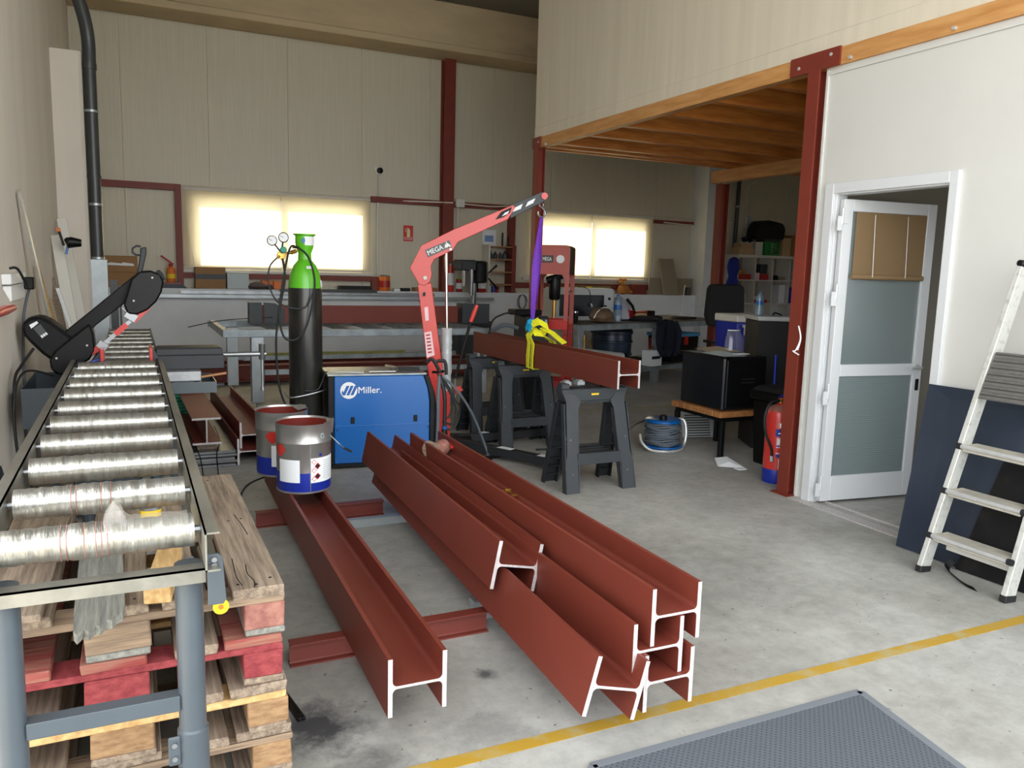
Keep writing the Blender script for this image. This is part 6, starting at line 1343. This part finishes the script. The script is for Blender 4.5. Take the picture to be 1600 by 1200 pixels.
# ================================================================== RIGHT FRONT GROUP
bx0,bx1,by0,by1 = 4.335,4.80,5.055,5.66
t = thing('slatted_bench', 'low slatted wooden bench with black legs holding a black box', 'bench', (4.57,5.36,0), 0)
for k in range(7): obj('slat', MB().box((4.30,5.03+k*.095,.352),(4.86,5.115+k*.095,.400)) , 'bench_wood', t, bev=.004)
obj('frame', MB().box((4.34,5.05,.315),(4.82,5.085,.351)).box((4.34,5.64,.315),(4.82,5.675,.351)).box((4.34,5.085,.315),(4.375,5.64,.351)).box((4.785,5.085,.315),(4.82,5.64,.351)), 'black', t)
for x in (4.335,4.785):
    for y in (5.045,5.64): obj('leg', MB().box((x,y,0),(x+.04,y+.04,.314)), 'black', t, bev=.003)
t = thing('black_cabinet', 'glossy black box appliance standing on the slatted bench', 'appliance', (4.57,5.36,.401), 0)
obj('casing', MB().box((4.345,5.07,.402),(4.80,5.63,.845)), mat('glossy_black', (16,20,26), .25, coat=.3), t, bev=.012); obj('door_panel', MB().box((4.335,5.10,.42),(4.344,5.60,.83)) if False else MB().box((4.37,5.058,.425),(4.78,5.069,.825)), 'black', t, bev=.006)
for k in range(2): obj('vent', MB().box((4.52,5.052,.66-.03*k),(4.66,5.0575,.665-.03*k)), 'dark_plastic', t)
o = thing('papers', 'crumpled papers and a clear visor on the black appliance', 'papers', (4.5,5.3,.847), 0)
obj('sheet', MB().add([(4.36,5.10,.850),(4.60,5.09,.852),(4.58,5.40,.862),(4.38,5.45,.850),(4.48,5.28,.880)],[(0,1,4),(1,2,4),(2,3,4),(3,0,4)]), 'frost', o); obj('sheet', MB().box((4.50,5.09,.865),(4.62,5.16,.869)), 'paper', o)
obj('sheet', MB().add([(4.40,5.35,.86),(4.75,5.30,.86),(4.72,5.58,.862),(4.45,5.60,.87),(4.58,5.45,.90)],[(0,1,4),(1,2,4),(2,3,4),(3,0,4)]), 'tan', o)
o = thing('face_visor', 'curved clear visor standing up on the black appliance', 'visor', (4.68,5.35,.85), 0)
vs = []
for i in range(13):
    a = R(200+i*140/12)
    for z,k in ((.0,1.0),(.09,.92),(.17,.6)): vs.append((4.70+.11*k*math.cos(a),5.42+.11*k*math.sin(a),.872+z))
obj('visor', MB().add(vs,[(3*i+j,3*i+3+j,3*i+4+j,3*i+1+j) for i in range(12) for j in range(2)],0,True), 'visor', o); obj('edge', MB().tube([vs[3*i+2] for i in range(13)],.005,6), 'shelf_white', o)
t = thing('cooler_box', 'blue cooler box with a white lid and handle behind the appliance', 'cooler', (5.9,6.5,.0), 0)
cx0,cx1,cy0,cy1 = 5.66,6.15,6.45,6.80
obj('body', MB().prism([(cx0+.02,.70),(cx1-.02,.70),(cx1,1.03),(cx0,1.03)], cy0, cy1, 'xz'), 'blue_box', t, bev=.012); obj('lid', MB().box((cx0-.01,cy0-.01,1.031),(cx1+.01,cy1+.01,1.11)), 'shelf_white', t, bev=.012)
obj('handle', MB().box((cx0+.08,cy0-.03,.90),(cx0+.11,cy0-.012,.98)).box((cx0+.27,cy0-.03,.82),(cx0+.30,cy0-.012,.98)).box((cx0+.06,cy0-.03,.98),(cx0+.32,cy0-.012,1.005)), 'shelf_white', t)
one('trestle_table', MB().box((5.30,6.3,.66),(6.45,6.95,.699)).box((5.35,6.35,0),(5.39,6.39,.66)).box((6.36,6.35,0),(6.40,6.39,.66)).box((5.35,6.86,0),(5.39,6.90,.66)).box((6.36,6.86,0),(6.40,6.90,.66)), 'black', 'dark table carrying the blue cooler box', 'table')
t = thing('dark_cabinet', 'flat black cabinet panel right of the cooler, its top light grey', 'cabinet', (4.91,5.32,.0), R(-26))
obj('body', MB().box((0,0,.0),(.62,.42,1.125)), mat('matt_black', (30,30,31), .7), t, local=True, bev=.006); obj('top', MB().box((-.01,-.01,1.126),(.63,.43,1.165)), 'ac_white', t, local=True, bev=.006)
obj('lower_panel', MB().box((.03,-.012,.30),(.5,-.001,.56)), 'pipe_grey', t, local=True)
pet('water_bottle', 'small clear bottle with a pale blue label on the dark cabinet', (5.02,5.45,1.166), .21, .034)
one('black_strap', MB().tube(bez([(5.14,5.40,1.175),(5.18,5.42,1.19),(5.22,5.38,1.172)]),.008,6), 'black', 'small black strap lying on the dark cabinet beside the bottle', 'strap')
t = thing('waste_bin', 'tall black plastic waste bin beside the red extinguisher', 'bin', (4.72,4.75,0), 0)
def frus(a0,a1,b0,b1,c,k0,k1,m_,nm):
    x0,y0,x1,y1 = c; cx_,cy_=(x0+x1)/2,(y0+y1)/2; hx,hy=(x1-x0)/2,(y1-y0)/2
    vs=[(cx_+sx*hx*k,cy_+sy*hy*k,z) for z,k in ((b0,k0),(b1,k1)) for sx,sy in ((-1,-1),(1,-1),(1,1),(-1,1))]
    return obj(nm, MB().add(vs,[(0,3,2,1),(4,5,6,7),(0,1,5,4),(1,2,6,5),(2,3,7,6),(3,0,4,7)]), m_, t, bev=.012)
frus(0,0,.0,.53,(4.52,4.58,4.92,4.92),.86,.98,'black','body'); frus(0,0,.531,.60,(4.50,4.56,4.94,4.94),1.0,1.0,'black','rim'); frus(0,0,.601,.64,(4.51,4.57,4.93,4.93),1.0,.8,'rubber','lid')
one('brush_handle', MB().cyl((4.86,5.02,.001),(4.86,5.04,.86),.013,n=10), 'blue_dark', 'blue brush handle standing behind the black waste bin', 'brush')
t = thing('fire_extinguisher', 'red fire extinguisher with blue foot and black hose behind the post', 'fire extinguisher', (4.30,4.33,0), 0)
ex_, ey_ = 4.285, 4.36; r = .097
obj('foot', MB().lathe([(r*.98,0),(r*1.02,.01),(r*1.02,.10),(r,.105)], (ex_,ey_,0), n=30), 'blue_dark', t); obj('body', MB().lathe([(r,.105),(r,.50),(r*.93,.535),(r*.7,.56),(r*.35,.575),(.02,.59)], (ex_,ey_,0), n=30), 'red', t)
obj('shoulder', MB().lathe([(r*.94,.534),(r*.72,.561),(r*.37,.577)], (ex_-.001,ey_-.001,.002), n=30, caps=False), mat('dusty_red',(150,96,84),.6), t)
obj('valve', MB().cyl((ex_,ey_,.585),(ex_,ey_,.625),.018,n=12).cyl((ex_,ey_,.61),(ex_-.05,ey_-.02,.612),.01,n=8), 'brass', t)
obj('lever', MB().bar((ex_-.02,ey_,.635),(ex_+.09,ey_,.665),.02,.008), 'blue_dark', t); obj('lever', MB().bar((ex_-.02,ey_,.622),(ex_+.09,ey_,.63),.02,.008), 'red', t)
obj('hose', MB().tube(bez([(ex_-.04,ey_-.02,.612),(ex_-.14,ey_-.04,.60),(ex_-.19,ey_-.05,.50),(ex_-.17,ey_-.05,.38),(ex_-.11,ey_-.05,.27),(ex_-.10,ey_-.05,.20)]), .010, 8), 'rubber', t)
obj('nozzle', MB().cyl((ex_-.10,ey_-.05,.21),(ex_-.098,ey_-.05,.17),.013,n=10), 'frost', t); obj('clip', MB().lathe([(r*1.01,.27),(r*1.01,.275)], (ex_,ey_,0), n=30, caps=False), 'red', t)
def ep(a0,a1,z0,z1,m_,nm,k=1.01):
    mb=MB(); n=10; vs=[]
    for i in range(n+1):
        a=R(a0+(a1-a0)*i/n); vs += [(ex_+r*k*math.cos(a),ey_+r*k*math.sin(a),z0),(ex_+r*k*math.cos(a),ey_+r*k*math.sin(a),z1)]
    return obj(nm, mb.add(vs,[(2*i,2*i+2,2*i+3,2*i+1) for i in range(n)],0,True), m_, t)
ep(-132,-60,.42,.455,'paper','label'); bl_ = ep(-146,-60,.355,.41,'blue_dark','label'); ep(-140,-60,.20,.345,'pink_label','label',1.008); ep(-140,-60,.20,.225,'blue_dark','label',1.012); ep(-140,-60,.28,.29,'blue_dark','label',1.012); ep(-140,-60,.235,.27,'red','label',1.012); ep(-128,-60,.115,.19,'paper','label')
for k in range(3): ep(-135+k*18,-123+k*18,.30,.335,('paper','red','blue_dark')[k],'pictogram',1.014)
ep(-135,-80,.375,.383,'paper','text_line',1.014); ep(-120,-70,.39,.396,'paper','text_line',1.014)
# cable reel
t = thing('cable_reel', 'blue cable reel with grey cable and a tubular frame on the floor', 'cable reel', (4.12,5.55,0), 0)
rx, ry = 4.12,5.55; t.scale = (1.14,1.14,1.14)
obj('lower_flange', MB().lathe([(.03,.028),(.155,.028),(.155,.04),(.03,.04)], (rx,ry,0), n=36), 'blue', t); obj('upper_flange', MB().lathe([(.03,.215),(.135,.215),(.135,.23),(.12,.238),(.03,.225)], (rx,ry,0), n=36), 'blue', t)
obj('hub', MB().lathe([(.03,.225),(.028,.26),(.01,.265)], (rx,ry,0), n=16), 'black', t)
cc = MB()
for k in range(11):
    rr = .125+.008*math.sin(k*1.7); zz=.052+k*.015
    cc.tube([(rx+rr*math.cos(a*2*math.pi/28),ry+rr*math.sin(a*2*math.pi/28),zz+.005*math.sin(a*.9+k)) for a in range(28)], .0085, 6, closed=True)
obj('wound_cable', cc, 'cable_grey', t, kind='stuff')
obj('frame_tube', MB().tube(bez([(rx+.13,ry+.08,.20),(rx+.19,ry+.0,.215),(rx+.20,ry-.03,.12),(rx+.17,ry-.05,.03),(rx+.08,ry-.12,.014),(rx-.06,ry-.15,.014),(rx-.16,ry-.08,.02),(rx-.20,ry-.02,.07),(rx-.19,ry+.02,.12)]), .011, 8), 'alu', t)
obj('loose_cable', MB().tube(bez([(rx-.08,ry+.10,.21),(rx-.2,ry+.1,.17),(rx-.34,ry+.12,.03),(rx-.6,ry+.2,.01),(rx-.95,ry+.25,.01)]), .007, 6), 'cable', t)
# air grille under bench, paper
t = thing('air_grille', 'white slatted air grille leaning under the slatted bench', 'grille', (4.75,5.85,0), R(-12), )
gm = [(-.18,0),(.17,0),(.17,.24),(-.18,.24)]
obj('frame', MB().obox((0,0,.125),(.36,.06,.245),(R(-14),0,0)), 'ac_white', t, local=True, bev=.004)
for k in range(9): obj('slat', MB().obox((-.03,-.035+.0+(.03+k*.023-.125)*.25,.03+k*.023),(.25,.008,.011),(R(-14),0,0)), 'pipe_grey', t, local=True)
t = thing('crumpled_paper', 'folded white plastic sheet lying on the floor beside the bin', 'paper', (4.28,4.90,0), 0)
obj('sheet', MB().add([(4.16,4.86,.004),(4.33,4.72,.004),(4.33,4.95,.05),(4.26,5.02,.03),(4.27,4.86,.035)],[(0,1,4),(1,2,4),(2,3,4),(3,0,4)]), 'paper', t); obj('corner', MB().box((4.24,4.70,.002),(4.32,4.76,.008)), 'paper', t)
# string tied on the post
one('string_knot', MB().tube(bez([(4.06,4.015,1.02),(4.065,4.0,1.10),(4.058,4.02,1.18),(4.063,4.0,1.10),(4.05,4.02,1.02),(4.045,4.04,1.01),(4.05,3.99,.99)]), .005, 6), 'paper', 'white string knotted around the red steel post', 'string')

# steel sheets leaning by the door
def sheet(name, label, pts, th, m_):
    a,b,c,d_ = [Vector(p) for p in pts]; n_ = (b-a).cross(d_-a).normalized()*th
    vs = [a,b,c,d_,a+n_,b+n_,c+n_,d_+n_]
    return one(name, MB().add(vs,[(0,1,2,3),(7,6,5,4),(0,4,5,1),(1,5,6,2),(2,6,7,3),(3,7,4,0)]), m_, label, 'sheet', 'dark steel sheets leaning by the door')
sheet('steel_sheet', 'dark blue-black steel sheet leaning on the white wall, the back one', [(3.90,2.995,.003),(3.99,1.0,.003),(4.10,1.0,.94),(4.09,3.03,.925)], .006, 'slate')
sheet('steel_sheet', 'smaller black steel sheet leaning in front behind the ladder', [(3.885,2.62,.003),(3.965,1.0,.003),(4.06,1.0,.60),(4.0,2.50,.60)], .005, 'black_worn')
one('black_strip', MB().ribbon(bez([(3.86,2.62,.05),(3.82,2.62,.012),(3.72,2.46,.006),(3.70,2.38,.006)]), (.0,.03,.02), .003), 'black', 'punched black metal strip lying curled on the floor behind the ladder', 'strip')
one('white_bar', MB().bar((3.90,2.58,.13),(3.92,2.30,.12),.02,.03), 'shelf_white', 'pale bar held behind the lowest ladder step', 'bar') if False else None
# ladder
fl0 = Vector((3.69,2.665,0)); fr0 = Vector((3.72,2.235,0))
tl_ = Vector((3.960,2.490,1.583)); 
t = thing('step_ladder', 'white paint-spattered aluminium step ladder leaning at the right wall', 'ladder', (3.72,2.45,0), 0)
al = mat('spattered_aluminium', (206,206,200), .5, .25, scale=30, c2=(170,168,160), lo=.5, hi=.75)
tr_ = tl_ + (fr0-fl0)*.80
def stile(p,q,nm):
    s_ = obj('stile', MB().bar(p+Vector((0,0,.02)), q, .075, .028, (0,1,0)), al, t, bev=.003)
    obj('rubber_foot', MB().bar(p+Vector((0,0,.0)), p+Vector((.004,0,.035)), .082, .036, (0,1,0)), 'rubber', s_, bev=.004)
    obj('end_cap', MB().bar(q, q+(q-p).normalized()*.03, .085, .04, (0,1,0)), 'black', s_, bev=.008)
stile(fl0, tl_, 'l'); stile(fr0, tr_, 'r')
def step(zz, d=.11, nm='step'):
    u = zz/tl_.z; a = fl0.lerp(tl_, u); b = fr0.lerp(tr_, u)
    c = (a+b)/2; L2 = (a-b).length-.02
    s_ = obj(nm, MB().box((c.x-.055,b.y+.016,zz-.012),(c.x+.055,a.y-.016,zz)).box((c.x-.055,b.y+.016,zz-.035),(c.x-.048,a.y-.016,zz-.012)), mat('worn_tread', (178,172,158), .7, var=.12, scale=14), t, bev=.004)
    obj('tread_nose', MB().cyl((c.x-.055,b.y+.0,zz-.010),(c.x-.055,a.y-.0,zz-.010),.012,n=10), 'alu', s_)
    for y in (b.y-.001,a.y+.001): obj('nose_cap', MB().cyl((c.x-.055,y-.012,zz-.010),(c.x-.055,y+.012,zz-.010),.016,n=10), 'rubber', s_)
step(.215); step(.455); step(.69)
u = .93/tl_.z; a = fl0.lerp(tl_, u); b = fr0.lerp(tr_, u); a2 = fl0.lerp(tl_, 1.17/tl_.z); b2 = fr0.lerp(tr_, 1.17/tl_.z)
pg = obj('platform', MB().add([(a.x-.05,a.y-.02,.93),(b.x-.05,b.y+.02,.93),(b2.x-.03,b2.y+.02,1.165),(a2.x-.03,a2.y-.02,1.165),(a.x-.035,a.y-.02,.93),(b.x-.035,b.y+.02,.93),(b2.x-.015,b2.y+.02,1.165),(a2.x-.015,a2.y-.02,1.165)],[(0,1,2,3),(7,6,5,4),(0,4,5,1),(1,5,6,2),(2,6,7,3),(3,7,4,0)]), mat('ribbed_tread',(112,109,102),.6,.3,var=.1,scale=30), t)
for k in range(14):
    v = k/14+.03; p_ = Vector((a.x-.053,a.y-.025,.93)).lerp(Vector((a2.x-.033,a2.y-.025,1.165)), v); q_ = Vector((b.x-.053,b.y+.025,.93)).lerp(Vector((b2.x-.033,b2.y+.025,1.165)), v)
    obj('rib', MB().bar(p_,q_,.005,.006), 'pipe_grey' if k%2 else 'steel', pg)
obj('cross_tie', MB().bar((3.80,2.62,.135),(3.80,2.27,.135),.012,.03), 'shelf_white', t)
# rubber mat
t = thing('rubber_mat', 'large grey rubber scraper mat with a fine hexagonal pattern and flat border', 'mat', (1.9,1.5,0), 0)
q0,q1,q2,q3 = (2.357,1.90),(1.22,1.905),(1.13,.75),(2.14,.70)
obj('ribbed_surface', MB().prism([q0,q1,q2,q3], .001, .010, 'xy'), 'mat', t)
brd = MB(); w_ = .018
for a,b_ in ((q0,q1),(q1,q2),(q2,q3),(q3,q0)): brd.bar((a[0],a[1],.006),(b_[0],b_[1],.006),.03,.0105)
obj('border', brd, mat('mat_border',(112,116,122),.6), t)
